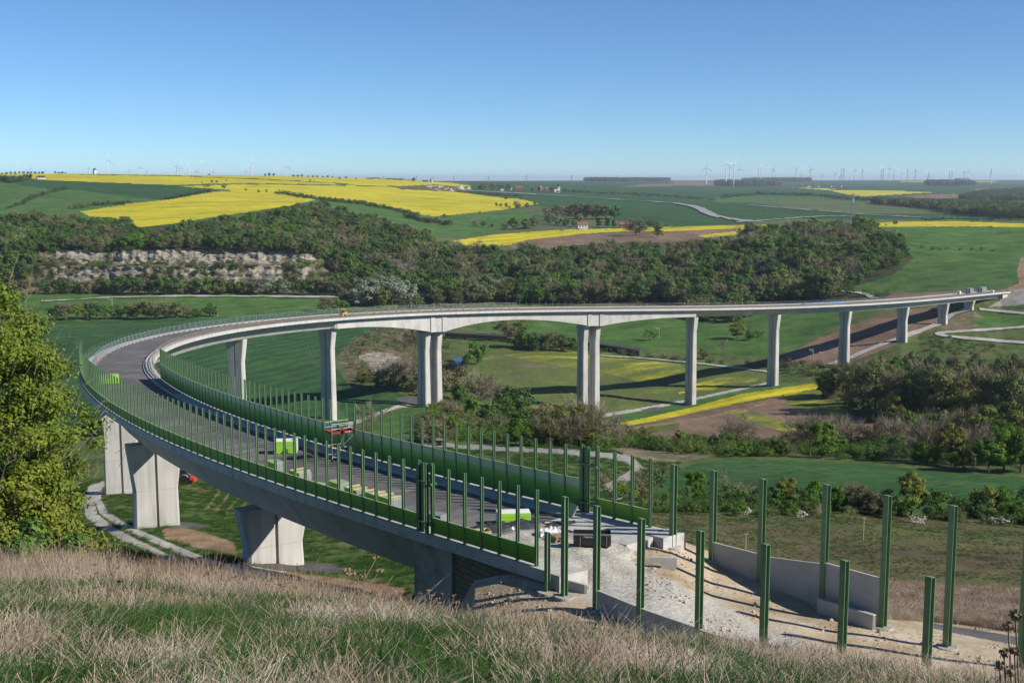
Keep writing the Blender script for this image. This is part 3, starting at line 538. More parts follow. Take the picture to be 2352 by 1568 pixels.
# ------------------------------------------------------------------ bridge axis
AX = dict(x0=5.748461, y0=80.041865, th=2.224489, k=[-.000316, -.002383, -.002318, -.004845, -.005553, -.004587, .002307, .001724, -.000252], L=740.317, z0=-24.825, g1=-.060697, g2=.155348)
S = np.linspace(0, 800, 801)
_k = np.interp(S / AX['L'], np.linspace(0, 1, 9) ** 1.3, AX['k'])
TH = AX['th'] + np.concatenate([[0], np.cumsum((_k[1:] + _k[:-1]) / 2 * np.diff(S))])
def _int(a): return np.concatenate([[0], np.cumsum((a[1:] + a[:-1]) / 2 * np.diff(S))])
XA = AX['x0'] + _int(np.cos(TH)); YA = AX['y0'] + _int(np.sin(TH)); ZA = AX['z0'] + AX['g1'] * S + AX['g2'] * (S / 100) ** 2
def axis(s):
    if s < 0: return AX['x0'] + s * math.cos(TH[0]), AX['y0'] + s * math.sin(TH[0]), AX['z0'] - .061 * max(s, -6), TH[0]
    return tuple(float(np.interp(s, S, a)) for a in (XA, YA, ZA, TH))
def pt(s, l, dz=0):
    x, y, z, t = axis(s); return np.array([x + l * math.sin(t), y - l * math.cos(t), z + dz])
def sweep(prof_fn, ss, m=0, mb=None):
    mb = mb or MB(); return mb.loft([[pt(s, l, dz) for l, dz in prof_fn(s)] for s in ss], m)
PIERS = dict(A=52, B=102, C=157, E=279, F=328, G=377, H=450, I=500, J=547, K=598, L=653, M=703, N=741)
SEND = 784
def gdepth(s):
    d = 3.3 + 1.8 * float(np.clip((260 - s) / 140, 0, 1))
    for a, b, c, h in ((335, 374, 1, 6.6), (380, 413, -1, 6.6), (413, 447, 1, 6.2), (453, 494, -1, 6.2)):
        if a <= s <= b:
            q = (s - a) / (b - a); q = q if c > 0 else 1 - q; d = 3.3 + (h - 3.3) * q ** 2
    if 374 < s < 380: d = 6.6
    if 447 < s < 453: d = 6.2
    return d
def mainspan(s): return float(np.clip((s - 326) / 1.5, 0, 1) * np.clip((500 - s) / 1.5, 0, 1))
def webw(s): return 4.3 + .3 * mainspan(s)
def webb(s): return webw(s) - (1.5 + 1.1 * float(np.clip((250 - s) / 80, 0, 1))) * (1 - mainspan(s))
bridge = thing('viaduct', 'long curved concrete viaduct on tall piers crossing the valley', 'bridge', (0, 0, 0))
dense = list(np.arange(12, SEND + .1, 3.0)) + [326, 327.6, 374, 377, 380, 447, 450, 453, 498.4, 500]
dense = sorted(set(dense))
g = sweep(lambda s: [(-webw(s), -.95), (webw(s), -.95), (webb(s), -gdepth(s)), (-webb(s), -gdepth(s))], dense)
g.build('box_girder', M['girder_concrete'], bridge)
sd = list(np.arange(0, SEND + 4, 3.0))
sweep(lambda s: [(-6.2, -.02), (-6.2, -.42), (-4.6, -.9), (4.6, -.9), (6.2, -.42), (6.2, -.02)], sd).build('deck_slab', M['girder_concrete'], bridge)
MB().add(np.concatenate([[pt(s, -4.5, .03), pt(s, 4.5, .03)] for s in np.arange(7, SEND + 2, 3.0)]), [(2 * i, 2 * i + 1, 2 * i + 3, 2 * i + 2) for i in range(len(np.arange(7, SEND + 2, 3.0)) - 1)]).build('road_surface', M['asphalt'], bridge)
for sg, nm in ((-1, 'outer'), (1, 'inner')):
    mb = MB()
    jb = [0, 14.2] if sg < 0 else [0, 9.3]
    a0, a1 = 0, SEND + 3
    cuts = ([-2.5] if sg < 0 else []) + list(np.arange(0, SEND + 3, 8.0)) + [SEND + 3]
    for i in range(len(cuts) - 1):
        ss = np.linspace(cuts[i] + .012, cuts[i + 1] - .012, 4)
        sweep(lambda s: [(sg * 4.5, -.01), (sg * 4.5, .20), (sg * 6.45, .26), (sg * 6.45, -.52), (sg * 6.21, -.52), (sg * 6.21, -.01)][::sg], ss, 0, mb)
    mb.build('edge_beam', M['cap_concrete'], bridge)
# channel of pipes left open at the bend, walkway joints
def pier_section(wt, lt, ch, groove):
    h, t, gw, gd = wt / 2, lt / 2, .22, .3
    P_ = [(-h, -t + ch), (-h + ch, -t), (-gw + groove, -t), (-gw + groove, -t + gd), (gw + groove, -t + gd), (gw + groove, -t), (h - ch, -t), (h, -t + ch),
          (h, t - ch), (h - ch, t), (-h + ch, t), (-h, t - ch)]
    return P_
def pier(s, zbot, wt=5.2, lt=2.6, off=0.0, top=None, waist=.86, head=1.16, frac=.55):
    x, y, z, t = axis(s); zt = z - (gdepth(s) + .12 if top is None else top)
    sn, cs = math.sin(t), math.cos(t)
    x += off * cs; y += off * sn
    H = zt - zbot; fl = min(6.5, H * frac)
    secs = []
    for zz, w, l_, gr in ((zbot - 2, wt * 1.02, lt * 1.0, .0), (zbot + .1, wt * 1.0, lt * 1.0, .0), (zt - fl, wt * waist, lt * waist, .0), (zt - .5, wt * head, lt * .94, .0), (zt, wt * head, lt * .94, .0)):
        secs.append([(x + a * sn + b * cs, y - a * cs + b * sn, zz) for a, b in pier_section(w, l_, .25, gr)])
    mb = MB().loft(secs)
    o = mb.build('pier', M['concrete'], bridge)
    jn = MB()                                        # construction joints, a hair proud
    zz = zt - fl; rings = []
    while zz > zbot + .5:
        q = (zz - zbot) / max(zt - fl - zbot, 1); w = wt * (1 - (1 - waist) * q) + .012; l_ = lt * (1 - (1 - waist) * q) + .012
        ring = [[(x + a * sn + b * cs, y - a * cs + b * sn, z2) for a, b in pier_section(w, l_, .25, 0)] for z2 in (zz - .03, zz + .03)]
        MB().loft(ring).build('joint_line', M['dirty_concrete'], o); zz -= 5.0
    return o
def gz(s): x, y, z, t = axis(s); return ground(x, y)
for k, s in PIERS.items():
    zb = gz(s) - .3
    if k in 'GH':
        wt = 4.4; top = gdepth(s) + .0
        for off in (-2.75, 2.75):
            pier(s, zb, 4.7, 2.6, off, top)
            x, y, z, t = axis(s + off)
            for sg in (-1, 1):                        # the blade runs on up the web as a pilaster
                f = MB()
                f.box((0, 0, 0), (.35, 1.9, gdepth(s) - 1.5))
                v = f.V[-1]; v[:, 2] += -(gdepth(s) + 1.5) / 2; c, d = v[:, 0].copy() + sg * (webw(s) + .15), v[:, 1].copy()
                v[:, 0] = x + c * math.sin(t) + d * math.cos(t); v[:, 1] = y - c * math.cos(t) + d * math.sin(t); v[:, 2] += z
                f.build('pilaster', M['girder_concrete'], bridge)
    else:
        wide = k in 'ABC'
        pier(s, zb, *((6.1, 2.3, 0, None, .965, 1.22, .62) if wide else (5.0, 2.5)))
# near abutment with its block-faced wing, far abutment
ab = MB()
for l0, l1, s0, s1 in ((-5.4, 5.4, 9.5, 14.5),):
    ab.loft([[pt(s, l, dz) for l, dz in ((l0, -.93), (l1, -.93), (l1, -16), (l0, -16))] for s in np.linspace(s0, s1, 4)])
ab.build('abutment', M['dirty_concrete'], bridge)
MB().loft([[pt(s, l, dz) for l, dz in ((-5.2, -.94), (5.2, -.94), (5.2, -12), (-5.2, -12))] for s in np.linspace(1.0, 9.48, 4)]).build('wing_wall', M['block_wall'], bridge)
fa = MB(); fa.loft([[pt(s, l, dz) for l, dz in ((-5.4, -.93), (5.4, -.93), (5.4, dzb), (-5.4, dzb))] for s, dzb in ((SEND - 6, -7), (SEND - 3, -7), (SEND + 3, -1.2))]).build('abutment', M['cap_concrete'], bridge)
# slab ends at the near abutment
MB().loft([[pt(s, l, dz) for l, dz in ((2.0, .06), (4.48, .17), (4.48, -3), (2.0, -3))] for s in np.linspace(-.8, 8.5, 4)]).build('end_slab', M['cap_concrete'], bridge)
MB().loft([[pt(s, l, dz) for l, dz in ((4.7, .2), (6.9, .24), (6.9, -3), (4.7, -3))] for s in (-1.6, -.02)]).build('end_block', M['cap_concrete'], bridge)
MB().loft([[pt(s, l, dz) for l, dz in ((-6.6, .25), (-4.3, .2), (-4.3, -3), (-6.6, -3))] for s in (-4.0, -2.52)]).build('end_block', M['cap_concrete'], bridge)

# ------------------------------------------------------------------ noise barriers
HP = 5.0
def hbeam(mb, h, b=.20, d=.20, tf=.035, tw=.035, z0=0, top=True, m=0):
    b2, d2 = b / 2, d / 2
    P_ = [(-b2, -d2), (b2, -d2), (b2, -d2 + tf), (tw / 2, -d2 + tf), (tw / 2, d2 - tf), (b2, d2 - tf), (b2, d2), (-b2, d2), (-b2, d2 - tf), (-tw / 2, d2 - tf), (-tw / 2, -d2 + tf), (-b2, -d2 + tf)]
    mb.prism(P_, z0, z0 + h, m)
    if top:                                           # oblique end plate
        mb.add([(-b2, -d2, z0 + h + .004), (b2, -d2, z0 + h + .004), (b2, d2, z0 + h + .06), (-b2, d2, z0 + h + .06), (-b2, d2, z0 + h + .004), (b2, d2, z0 + h + .004)], [(0, 1, 2, 3), (3, 2, 5, 4), (0, 3, 4), (1, 5, 2), (0, 4, 5, 1)], m)
    return mb
_p = hbeam(MB(), HP); _p.box((0, 0, .012), (.36, .30, .024)); _p.box((-.13, 0, .05), (.05, .05, .06)); _p.box((.13, 0, .05), (.05, .05, .06))
post_me = newmesh('post', np.concatenate(_p.V), _p.F, [M['green_steel']])
def panel_mesh(L_, h, drop, mname, rowsn):           # cassette panel; top and bottom follow the grade
    mb = MB(); z0, n = .13, rowsn
    for i in range(n):
        a, b = z0 + (h - z0) * i / n, z0 + (h - z0) * (i + 1) / n
        t = .055
        secs = []
        for x in (-L_ / 2 + .03, L_ / 2 - .03):
            g_ = drop * x / L_; e_ = .012
            secs.append([(x, -t, a + g_ + e_), (x, -t, b + g_ - e_), (x, -t + .02, b + g_), (x, t - .02, b + g_), (x, t, b + g_ - e_), (x, t, a + g_ + e_), (x, t - .02, a + g_), (x, -t + .02, a + g_)])
        mb.loft(secs, 0)
    secs = [[(x, -.07, h + drop * x / L_), (x, -.07, h + .035 + drop * x / L_), (x, .07, h + .035 + drop * x / L_), (x, .07, h + drop * x / L_)] for x in (-L_ / 2 + .02, L_ / 2 - .02)]
    mb.loft(secs, 1)
    return newmesh('panel', np.concatenate(mb.V), mb.F, [M[mname], M['pale_green']], mb.M)
def barrier(label, l, s0, s1, sp, joint, tall_after, hl, hh, fine):
    x, y, z, t = axis((s0 + s1) / 2)
    root = thing('noise_barrier', label, 'noise barrier', (x, y, z))
    inv = np.array([x, y, z])
    ss = list(np.arange(s0, s1, sp))
    cache = {}
    for i, s in enumerate(ss):
        a = pt(s, l, .23); tt = axis(s)[3]
        link('post', post_me, root, tuple(a - inv), (0, 0, tt))
        if i + 1 < len(ss):
            if joint and joint[0] < s < joint[1]: continue
            b = pt(ss[i + 1], l, .23); c = (a + b) / 2; d = b - a; L_ = math.hypot(d[0], d[1]) - .06
            h = (hh if s > tall_after else hl) 
            key = (round(h, 2), round(L_, 2), round(d[2], 3))
            if key not in cache: cache[key] = panel_mesh(L_, h, d[2] * .97, 'panel_tall' if h > 2 else 'panel_low', 7 if h > 2 else 4)
            link('panel', cache[key], root, tuple(c - inv), (0, 0, math.atan2(d[1], d[0])))
    return root
bo = barrier('outer noise barrier, tall green posts with a low dark green panel row', -6.1, -1.1, 166, 1.98, (10.5, 12.0), 1e9, 1.22, 1.22, True)
bi = barrier('inner noise barrier, tall green posts with high graded green panels', 6.1, 1.2, 136, 1.895, (6.5, 8.0), 8.0, 1.28, 2.5, True)
# the two post clusters over the expansion joint
for root, l, sj in ((bo, -6.1, 11.8), (bi, 6.1, 7.9)):
    inv = np.array(root.location)
    tt = axis(sj)[3]
    for ds, dl, hx in ((-.95, 0, 5.3), (-.62, -.28 if l < 0 else .28, 5.3), (.1, 0, 5.2), (.42, .1, 5.1), (.75, 0, 5.3)):
        mb = hbeam(MB(), hx - .1, .22, .22)
        mb.build('joint_post', M['green_steel'], root, tuple(pt(sj + ds, l + dl, .22) - inv), (0, 0, tt))
    for dz in (1.0, 4.0):
        for dl in (-.22, .22):
            mb = MB(); mb.box((0, 0, 0), (2.3, .08, .14)); mb.build('bracket', M['green_steel'], root, tuple(pt(sj, l + dl, dz) - inv), (0, 0, tt))
# light posts and mesh fencing past the bend, guard rail along the inner edge
x, y, z, t = axis(300); inv = np.array([x, y, z])
rail = thing('parapet_fence', 'row of short green posts along the far outer edge of the deck', 'fence', (x, y, z))
sp_me = MB().box((0, 0, 1.0), (.09, .09, 2.0)).box((0, 0, .01), (.2, .2, .02)); sp_me = newmesh('post', np.concatenate(sp_me.V), sp_me.F, [M['green_steel']])
for s in np.linspace(167, 455, 99): link('post', sp_me, rail, tuple(pt(s, -6.1, .25) - inv), (0, 0, axis(s)[3]))
mb = MB()
for dz in (.55, 1.05): mb.tube([pt(s, -6.1, .25 + dz) for s in np.arange(167, 782, 4)], .022, 4)
for s in np.linspace(458, 782, 95): mb.tube([pt(s, -6.1, .25), pt(s, -6.1, 1.4)], .03, 4)
o = mb.build('rail', M['galv'], rail, tuple(-inv)); 
fen = thing('site_fence', 'galvanised mesh site fence panels standing along the outer walkway', 'fence', (x, y, z))
def fence_panel():
    mb = MB(); w, h = 3.3, 2.0
    for a, b in (((-w / 2, 0, .05), (-w / 2, 0, h)), ((w / 2, 0, .05), (w / 2, 0, h)), ((-w / 2, 0, h), (w / 2, 0, h)), ((-w / 2, 0, .15), (w / 2, 0, .15))): mb.tube([a, b], .028, 5)
    for i in range(1, 14): mb.tube([(-w / 2 + w * i / 14, 0, .15), (-w / 2 + w * i / 14, 0, h)], .006, 3, cap=False)
    for i in range(1, 6): mb.tube([(-w / 2, 0, .15 + .31 * i), (w / 2, 0, .15 + .31 * i)], .006, 3, cap=False)
    for sx in (-1, 1): mb.box((sx * w / 2, 0, .05), (.22, .6, .12), 1)
    return newmesh('mesh_panel', np.concatenate(mb.V), mb.F, [M['galv'], M['dirty_concrete']], mb.M)
fpm = fence_panel()
for s in np.arange(160, 420, 3.4):
    a = pt(s, -4.1, .05); link('mesh_panel', fpm, fen, tuple(a - inv), (rnd.uniform(-.04, .04), 0, axis(s)[3] + rnd.uniform(-.05, .05)))
gr = thing('guard_railing', 'timber and tube guard railing along the inner edge of the far deck', 'railing', (x, y, z))
gp = MB().tube([(0, 0, 0), (0, 0, 1.15)], .035, 5); gpm = newmesh('post', np.concatenate(gp.V), gp.F, [M['old_wood']])
for s in np.linspace(137, 780, 99): link('post', gpm, gr, tuple(pt(s, 6.15, .24) - inv), (0, 0, axis(s)[3]))
mb = MB()
for dz in (.6, 1.1): 
    ss = np.arange(137, 782, 3.0); mb.loft([[pt(s, 6.12, .24 + dz - .06), pt(s, 6.18, .24 + dz - .06), pt(s, 6.18, .24 + dz + .06), pt(s, 6.12, .24 + dz + .06)] for s in ss])
mb.build('rail', M['old_wood'], gr, tuple(-inv))

for l in (4.95, 5.35, 5.75): sweep(lambda s: [(l - .07, .21), (l - .07, .262), (l + .07, .272), (l + .07, .21)], np.arange(112, 172, 2.0)).build('cable_duct', M['groove'], bridge)
# ------------------------------------------------------------------ plants: a few grown prototypes, copied with their own size and turn
def leaf_cards(pts, nrm, size, rg, aspect=1.0, jit=.5):
    n = len(pts); d = nrm + rg.normal(0, jit, (n, 3)); d /= np.linalg.norm(d, axis=1)[:, None] + 1e-9
    a = np.cross(d, rg.normal(0, 1, (n, 3))); a /= np.linalg.norm(a, axis=1)[:, None] + 1e-9
    b = np.cross(d, a); s = (size * rg.uniform(.6, 1.35, n))[:, None]
    V = np.stack([pts - a * s * aspect, pts - b * s * .6, pts + a * s * aspect, pts + b * s * .6], 1).reshape(-1, 3)
    return V, np.arange(4 * n).reshape(n, 4)
def twig_cards(p0, p1, w, rg):
    d = p1 - p0; a = np.cross(d, rg.normal(0, 1, d.shape)); a /= np.linalg.norm(a, axis=1)[:, None] + 1e-9; a = a * w
    V = np.stack([p0 - a, p0 + a, p1 + a * .3, p1 - a * .3], 1).reshape(-1, 3)
    return V, np.arange(4 * len(p0)).reshape(-1, 4)
def grow(seed, H=10, R_=3.8, base=.18, nlimb=9, nclump=42, nleaf=1400, lsize=.34, ntwig=0, shape=1.0, wood_sides=5, clump=.26, trunk=.22, lean=0, low=False, twl=1.0):
    """wood (MB) and crown (V, F): trunk, limbs that reach the crown, leaf clumps round the limb ends"""
    rg = np.random.default_rng(seed); wd = MB(); tips = []; tw0, tw1 = [], []
    zs = np.linspace(0, H * .82, 6); ax = np.cumsum(rg.normal(0, .05 * H / 6, (6, 2)), 0) * np.linspace(0, 1, 6)[:, None]
    ax[:, 0] += lean * zs
    tr = [(ax[i, 0], ax[i, 1], zs[i] - (.25 if i == 0 else 0)) for i in range(6)]
    wd.tube(tr, [trunk * (1.25 if i == 0 else 1 - .15 * i) for i in range(6)], wood_sides)
    for i in range(nlimb):
        z0 = H * rg.uniform(base + .02, .72); k = np.interp(z0, zs, np.arange(6)); st = np.array([np.interp(z0, zs, ax[:, 0]), np.interp(z0, zs, ax[:, 1]), z0])
        az = i * 2.4 + rg.uniform(-.4, .4); rz = z0 / H
        ln = R_ * (1.05 - .35 * rz) * rg.uniform(.75, 1.05); up = rg.uniform(.25, .75) * ln
        mid = st + np.array([math.cos(az) * ln * .5, math.sin(az) * ln * .5, up * .35]); end = st + np.array([math.cos(az) * ln, math.sin(az) * ln, up])
        r0 = trunk * .42 * (1 - .5 * rz); wd.tube([st, mid, end], [r0, r0 * .62, r0 * .2], 4, cap=False); tips += [end, mid * .4 + end * .6]
        for _ in range(3):
            q = rg.uniform(.35, .9); s2 = st + (mid - st) * q * 2 if q < .5 else mid + (end - mid) * (q - .5) * 2
            e2 = s2 + np.array([math.cos(az + rg.uniform(-1.2, 1.2)), math.sin(az + rg.uniform(-1.2, 1.2)), rg.uniform(.1, 1.0)]) * ln * .4
            wd.tube([s2, (s2 + e2) / 2 + rg.normal(0, .05 * ln, 3), e2], [r0 * .4, r0 * .25, r0 * .1], 3, cap=False); tips.append(e2)
    cz = H * (base + 1) / 2; hz = H * (1 - base) / 2
    dirs = rg.normal(0, 1, (nclump, 3)); dirs /= np.linalg.norm(dirs, axis=1)[:, None]
    rad = rg.uniform(.25, 1, nclump) ** .45 * .86
    cen = dirs * rad[:, None] * np.array([R_, R_, hz]) + np.array([ax[3, 0], ax[3, 1], cz])
    cen[:, :2] = (cen[:, :2] - ax[3]) * (1 - .35 * shape * np.clip((cen[:, 2:3] - cz) / hz, -.3, 1)) + ax[3]
    tp = np.array(tips); cen[:len(tp) // 2] = tp[rg.permutation(len(tp))[:len(tp) // 2]][:nclump // 1][:len(cen[:len(tp) // 2])]
    cr = R_ * clump * rg.uniform(.6, 1.35, nclump)
    wts = cr ** 2; ci = rg.choice(nclump, nleaf, p=wts / wts.sum())
    off = rg.normal(0, 1, (nleaf, 3)); off /= np.linalg.norm(off, axis=1)[:, None]; rr = rg.uniform(0, 1, nleaf) ** .5
    p = cen[ci] + off * (cr[ci] * rr)[:, None] * np.array([1, 1, .72])
    p[:, 2] = np.maximum(p[:, 2], .12 * H * (0 if low else 1) + .1)
    V, F = leaf_cards(p, off * .9 + (p - np.array([0, 0, cz])) / R_ * .5 + np.array([0, 0, .35]), lsize, rg)
    if ntwig:
        i0 = rg.choice(len(tp), ntwig); q0 = tp[i0] + rg.normal(0, .25 * R_ * .5, (ntwig, 3)); dr = (q0 - np.array([0, 0, H * .35])); dr /= np.linalg.norm(dr, axis=1)[:, None]
        dr = dr + rg.normal(0, .45, (ntwig, 3)) + np.array([0, 0, .3]); q1 = q0 + dr * (R_ * rg.uniform(.18, .42, ntwig) * twl)[:, None]
        TV, TF = twig_cards(q0, q1, lsize * .13, rg)
        return wd, V, F, TV, TF
    return wd, V, F, None, None
PROTO = {}
def proto(kind, i, lod):
    key = (kind, i, lod)
    if key in PROTO: return PROTO[key]
    nf = {0: 1, 1: .38, 2: .13}[lod]; lf = {0: 1, 1: 1.5, 2: 2.3}[lod]
    sd = hash_(kind) * 100 + i * 7 + 3
    P_ = dict(clump=.30, nlimb=[11, 8, 5][lod], wood_sides=[6, 5, 3][lod])
    lm, bk, tm = M['leaf_green'], M['bark'], M['twig']
    n, l = 6800, .205
    if kind == 'green': P_.update(R_=[3.6, 4.2, 3.2][i % 3], nclump=52, base=.06)
    elif kind == 'fresh': P_.update(R_=[3.5, 4.0, 3.0][i % 3], nclump=48, base=.06); lm = M['leaf_fresh']
    elif kind == 'dark': P_.update(R_=[4.0, 3.4, 4.4][i % 3], nclump=54, base=.04); lm = M['leaf_dark']
    elif kind == 'olive': P_.update(R_=[3.4, 2.9, 3.8][i % 3], nclump=50, base=.06); lm = M['leaf_olive']; n = 6000
    elif kind == 'silver': P_.update(R_=[4.6, 4.2, 3.8][i % 3], nclump=50, base=.05, low=True); lm = M['leaf_silver']; n = 7000
    elif kind == 'brown': P_.update(R_=[4.0, 4.4, 3.6][i % 3], nclump=60, base=.05, ntwig=int(1100 * nf), clump=.3); lm = M['leaf_brown']; n = 4800; tm = M['twig_red']
    elif kind == 'budding': P_.update(R_=[3.9, 4.3, 3.5][i % 3], nclump=58, base=.05, ntwig=int(350 * nf), clump=.28); lm = M['leaf_bud']; n = 6000
    elif kind == 'bare': P_.update(R_=[3.4, 3.0, 3.8][i % 3], nclump=60, base=.22, ntwig=int(2000 * nf), clump=.34); lm = M['leaf_brown']; n = 500; P_['nlimb'] += 4
    elif kind == 'conifer': P_.update(R_=2.1, nclump=50, base=.05, shape=2.4); lm = M['leaf_needle']; n = 4200
    elif kind in ('bush', 'darkbush', 'scrubby', 'blossombush'):
        P_.update(R_=[6.2, 5.2, 7.0][i % 3], nclump=34, base=.0, low=True, trunk=.12, shape=.2); n = 3600; l = .26
        lm = dict(bush=M['leaf_green'], darkbush=M['leaf_dark'], scrubby=M['leaf_brown'], blossombush=M['blossom'])[kind]
        if kind == 'scrubby': P_.update(ntwig=int(900 * nf)); n = 1800
        if kind == 'blossombush': n = 1500
    wd, V, F, TV, TF = grow(sd, nleaf=int(n * nf), lsize=l * lf, **P_)
    wV = np.concatenate(wd.V); 
    wood = newmesh('trunk', wV, wd.F, [bk])
    if TV is not None:
        nV = len(V); V = np.concatenate([V, TV]); F2 = np.concatenate([F, TF + nV]); mi = np.r_[np.zeros(len(F)), np.ones(len(TF))]
        crown = newmesh('crown', V, F2, [lm, tm], mi)
    else: crown = newmesh('crown', V, F, [lm])
    # joined copy for woods
    nV = len(V); JV = np.concatenate([V, wV]); JF = [tuple(f) for f in np.array(F if TV is None else F2).tolist()] + [tuple(a + nV for a in f) for f in wd.F]
    mi = list(np.zeros(len(F), int) if TV is None else np.r_[np.zeros(len(F)), np.ones(len(TF))].astype(int)) + [2 if TV is not None else 1] * len(wd.F)
    PROTO[key] = (wood, crown, (JV, JF, mi, [lm, tm, bk] if TV is not None else [lm, bk]))
    return PROTO[key]
def hash_(s): return sum(ord(c) * (i + 1) for i, c in enumerate(s)) % 97
def joined(kind, i, lod):
    key = ('j', kind, i, lod)
    if key not in PROTO:
        JV, JF, mi, ms = proto(kind, i, lod)[2]; PROTO[key] = newmesh(kind + '_tree', JV, JF, ms, mi)
    return PROTO[key]
CATN = dict(bush='bush', darkbush='bush', scrubby='bush', blossombush='bush')
def plant(kind, u, v, hpx, label, group=None, name=None, ymin=0, width=1.0, lod=None, i=None, sink=.15):
    p = pick(u, v, ymin); sc = scale_at(p); h = hpx / sc
    i = rnd.randrange(3) if i is None else i
    if lod is None: lod = 0 if hpx > 75 else (1 if hpx > 34 else 2)
    nm = name or ('bush' if kind in CATN else 'tree')
    cat = CATN.get(kind, 'tree')
    k = h / 10
    if hpx < 22:
        o = link(nm, joined(kind, i, lod), None, (p[0], p[1], p[2] - sink), (0, 0, rnd.uniform(0, 6.28)), (k * width, k * width, k)); return tag(o, label, cat, group)
    t = thing(nm, label, cat, (p[0], p[1], p[2] - sink), rnd.uniform(0, 6.28), group); t.scale = (k * width, k * width, k)
    wood, crown, _ = proto(kind, i, lod)
    link('trunk' if nm != 'bush' else 'stems', wood, t); link('crown', crown, t); return t
def collection(objs):
    c = bpy.data.collections.new('stock')
    for n, me in objs: c.objects.link(bpy.data.objects.new(n, me))
    return c
def scatter(name, pts, rots, scl, idx, coll, kind='stuff', label=None, cat=None):
    me = bpy.data.meshes.new(name); pts = np.asarray(pts, np.float32); n = len(pts)
    me.vertices.add(n); me.vertices.foreach_set('co', pts.ravel())
    a = me.attributes.new('rot', 'FLOAT_VECTOR', 'POINT'); a.data.foreach_set('vector', np.asarray(rots, np.float32).ravel())
    a = me.attributes.new('scl', 'FLOAT_VECTOR', 'POINT'); a.data.foreach_set('vector', np.asarray(scl, np.float32).ravel())
    a = me.attributes.new('idx', 'INT', 'POINT'); a.data.foreach_set('value', np.asarray(idx, np.int32))
    o = link(name, me); ng = bpy.data.node_groups.new(name, 'GeometryNodeTree')
    ng.interface.new_socket('Geometry', in_out='INPUT', socket_type='NodeSocketGeometry'); ng.interface.new_socket('Geometry', in_out='OUTPUT', socket_type='NodeSocketGeometry')
    N, L = ng.nodes, ng.links; gi = N.new('NodeGroupInput'); go = N.new('NodeGroupOutput'); ci = N.new('GeometryNodeCollectionInfo'); ip = N.new('GeometryNodeInstanceOnPoints')
    ci.inputs['Collection'].default_value = coll; ci.inputs['Separate Children'].default_value = True; ci.inputs['Reset Children'].default_value = True
    ip.inputs['Pick Instance'].default_value = True
    def attr(nm, ty):
        x = N.new('GeometryNodeInputNamedAttribute'); x.data_type = ty; x.inputs['Name'].default_value = nm
        return [s for s in x.outputs if s.enabled and s.name == 'Attribute'][0]
    er = N.new('FunctionNodeEulerToRotation')
    L.new(gi.outputs[0], ip.inputs['Points']); L.new(ci.outputs[0], ip.inputs['Instance']); L.new(attr('idx', 'INT'), ip.inputs['Instance Index'])
    L.new(attr('rot', 'FLOAT_VECTOR'), er.inputs[0]); L.new(er.outputs[0], ip.inputs['Rotation']); L.new(attr('scl', 'FLOAT_VECTOR'), ip.inputs['Scale'])
    L.new(ip.outputs[0], go.inputs[0])
    md = o.modifiers.new('scatter', 'NODES'); md.node_group = ng
    o['kind'] = kind
    if label: tag(o, label, cat)
    return o
# ------------------------------------------------------------------ woods
fA = None
def cells(poly, ymin, ymax, any_row=False):
    us = [p[0] for p in poly]; vs = [p[1] for p in poly]
    bb = (fu > min(us)) & (fu < max(us)) & (fY > ymin) & (fY < ymax)
    if not any_row: bb &= vis
    i = np.nonzero(bb); h = inpoly(fu[i], fv[i], poly); return i[0][h], i[1][h]
def wood(name, poly, ymin, ymax, per_m2, kinds, hgt, label=None, lod=2, avoid=None, seed=1):
    r, c = cells(poly, ymin, ymax)
    if avoid is not None: k = ~np.isin(land[r, c], [NAMES.index(a) for a in avoid if a in NAMES]); r, c = r[k], c[k]
    ax_ = np.stack([GX[r, c], GY[r, c]], 1); e1 = np.stack([GX[r, c + 1], GY[r, c + 1]], 1) - ax_; e2 = np.stack([GX[r + 1, c], GY[r + 1, c]], 1) - ax_
    area = np.abs(e1[:, 0] * e2[:, 1] - e1[:, 1] * e2[:, 0]); e1z = GZ[r, c + 1] - GZ[r, c]; e2z = GZ[r + 1, c] - GZ[r, c]; area = np.sqrt(area ** 2 + (e1[:, 0] * e2z - e1z * e2[:, 0]) ** 2 + (e1[:, 1] * e2z - e1z * e2[:, 1]) ** 2); rg = np.random.default_rng(seed)
    n = int(area.sum() * per_m2); j = rg.choice(len(r), n, p=area / area.sum())
    q = rg.uniform(0, 1, (n, 2)); rr, cc = r[j], c[j]
    P0 = np.stack([GX, GY, GZ], -1)
    p = P0[rr, cc] + (P0[rr, cc + 1] - P0[rr, cc]) * q[:, :1] + (P0[rr + 1, cc] - P0[rr, cc]) * q[:, 1:]
    p[:, 2] -= .3
    ks = [k for k, w in kinds]; ws = np.array([w for k, w in kinds], float)
    patch = wob(p[:, 0], p[:, 1], 70)                # kinds keep together in drifts
    cum = np.cumsum(ws) / ws.sum(); sel = np.searchsorted(cum, np.clip(.5 + .28 * patch + rg.normal(0, .22, n), 0, .999))
    items = sorted((f'{k}{i}', joined(k, i, lod), k) for k in ks for i in range(3)); names = [a for a, b, c_ in items]
    idx = np.array([names.index(f'{ks[s]}{rg.integers(3)}') for s in sel])
    h = (hgt[0] + (hgt[1] - hgt[0]) * np.clip(rg.beta(2, 2.2, n) + .18 * wob(p[:, 0] + 40, p[:, 1], 33), 0, 1.1)) * np.array([.55 if 'bush' in ks[s] or ks[s] == 'scrubby' else 1 for s in sel])
    sc = np.stack([h / 10 * rg.uniform(.85, 1.25, n), h / 10 * rg.uniform(.85, 1.25, n), h / 10], 1)
    coll = collection([(a, b) for a, b, c_ in items])
    return scatter(name, p, np.stack([rg.normal(0, .04, n), rg.normal(0, .04, n), rg.uniform(0, 6.28, n)], 1), sc, idx, coll, label=label)
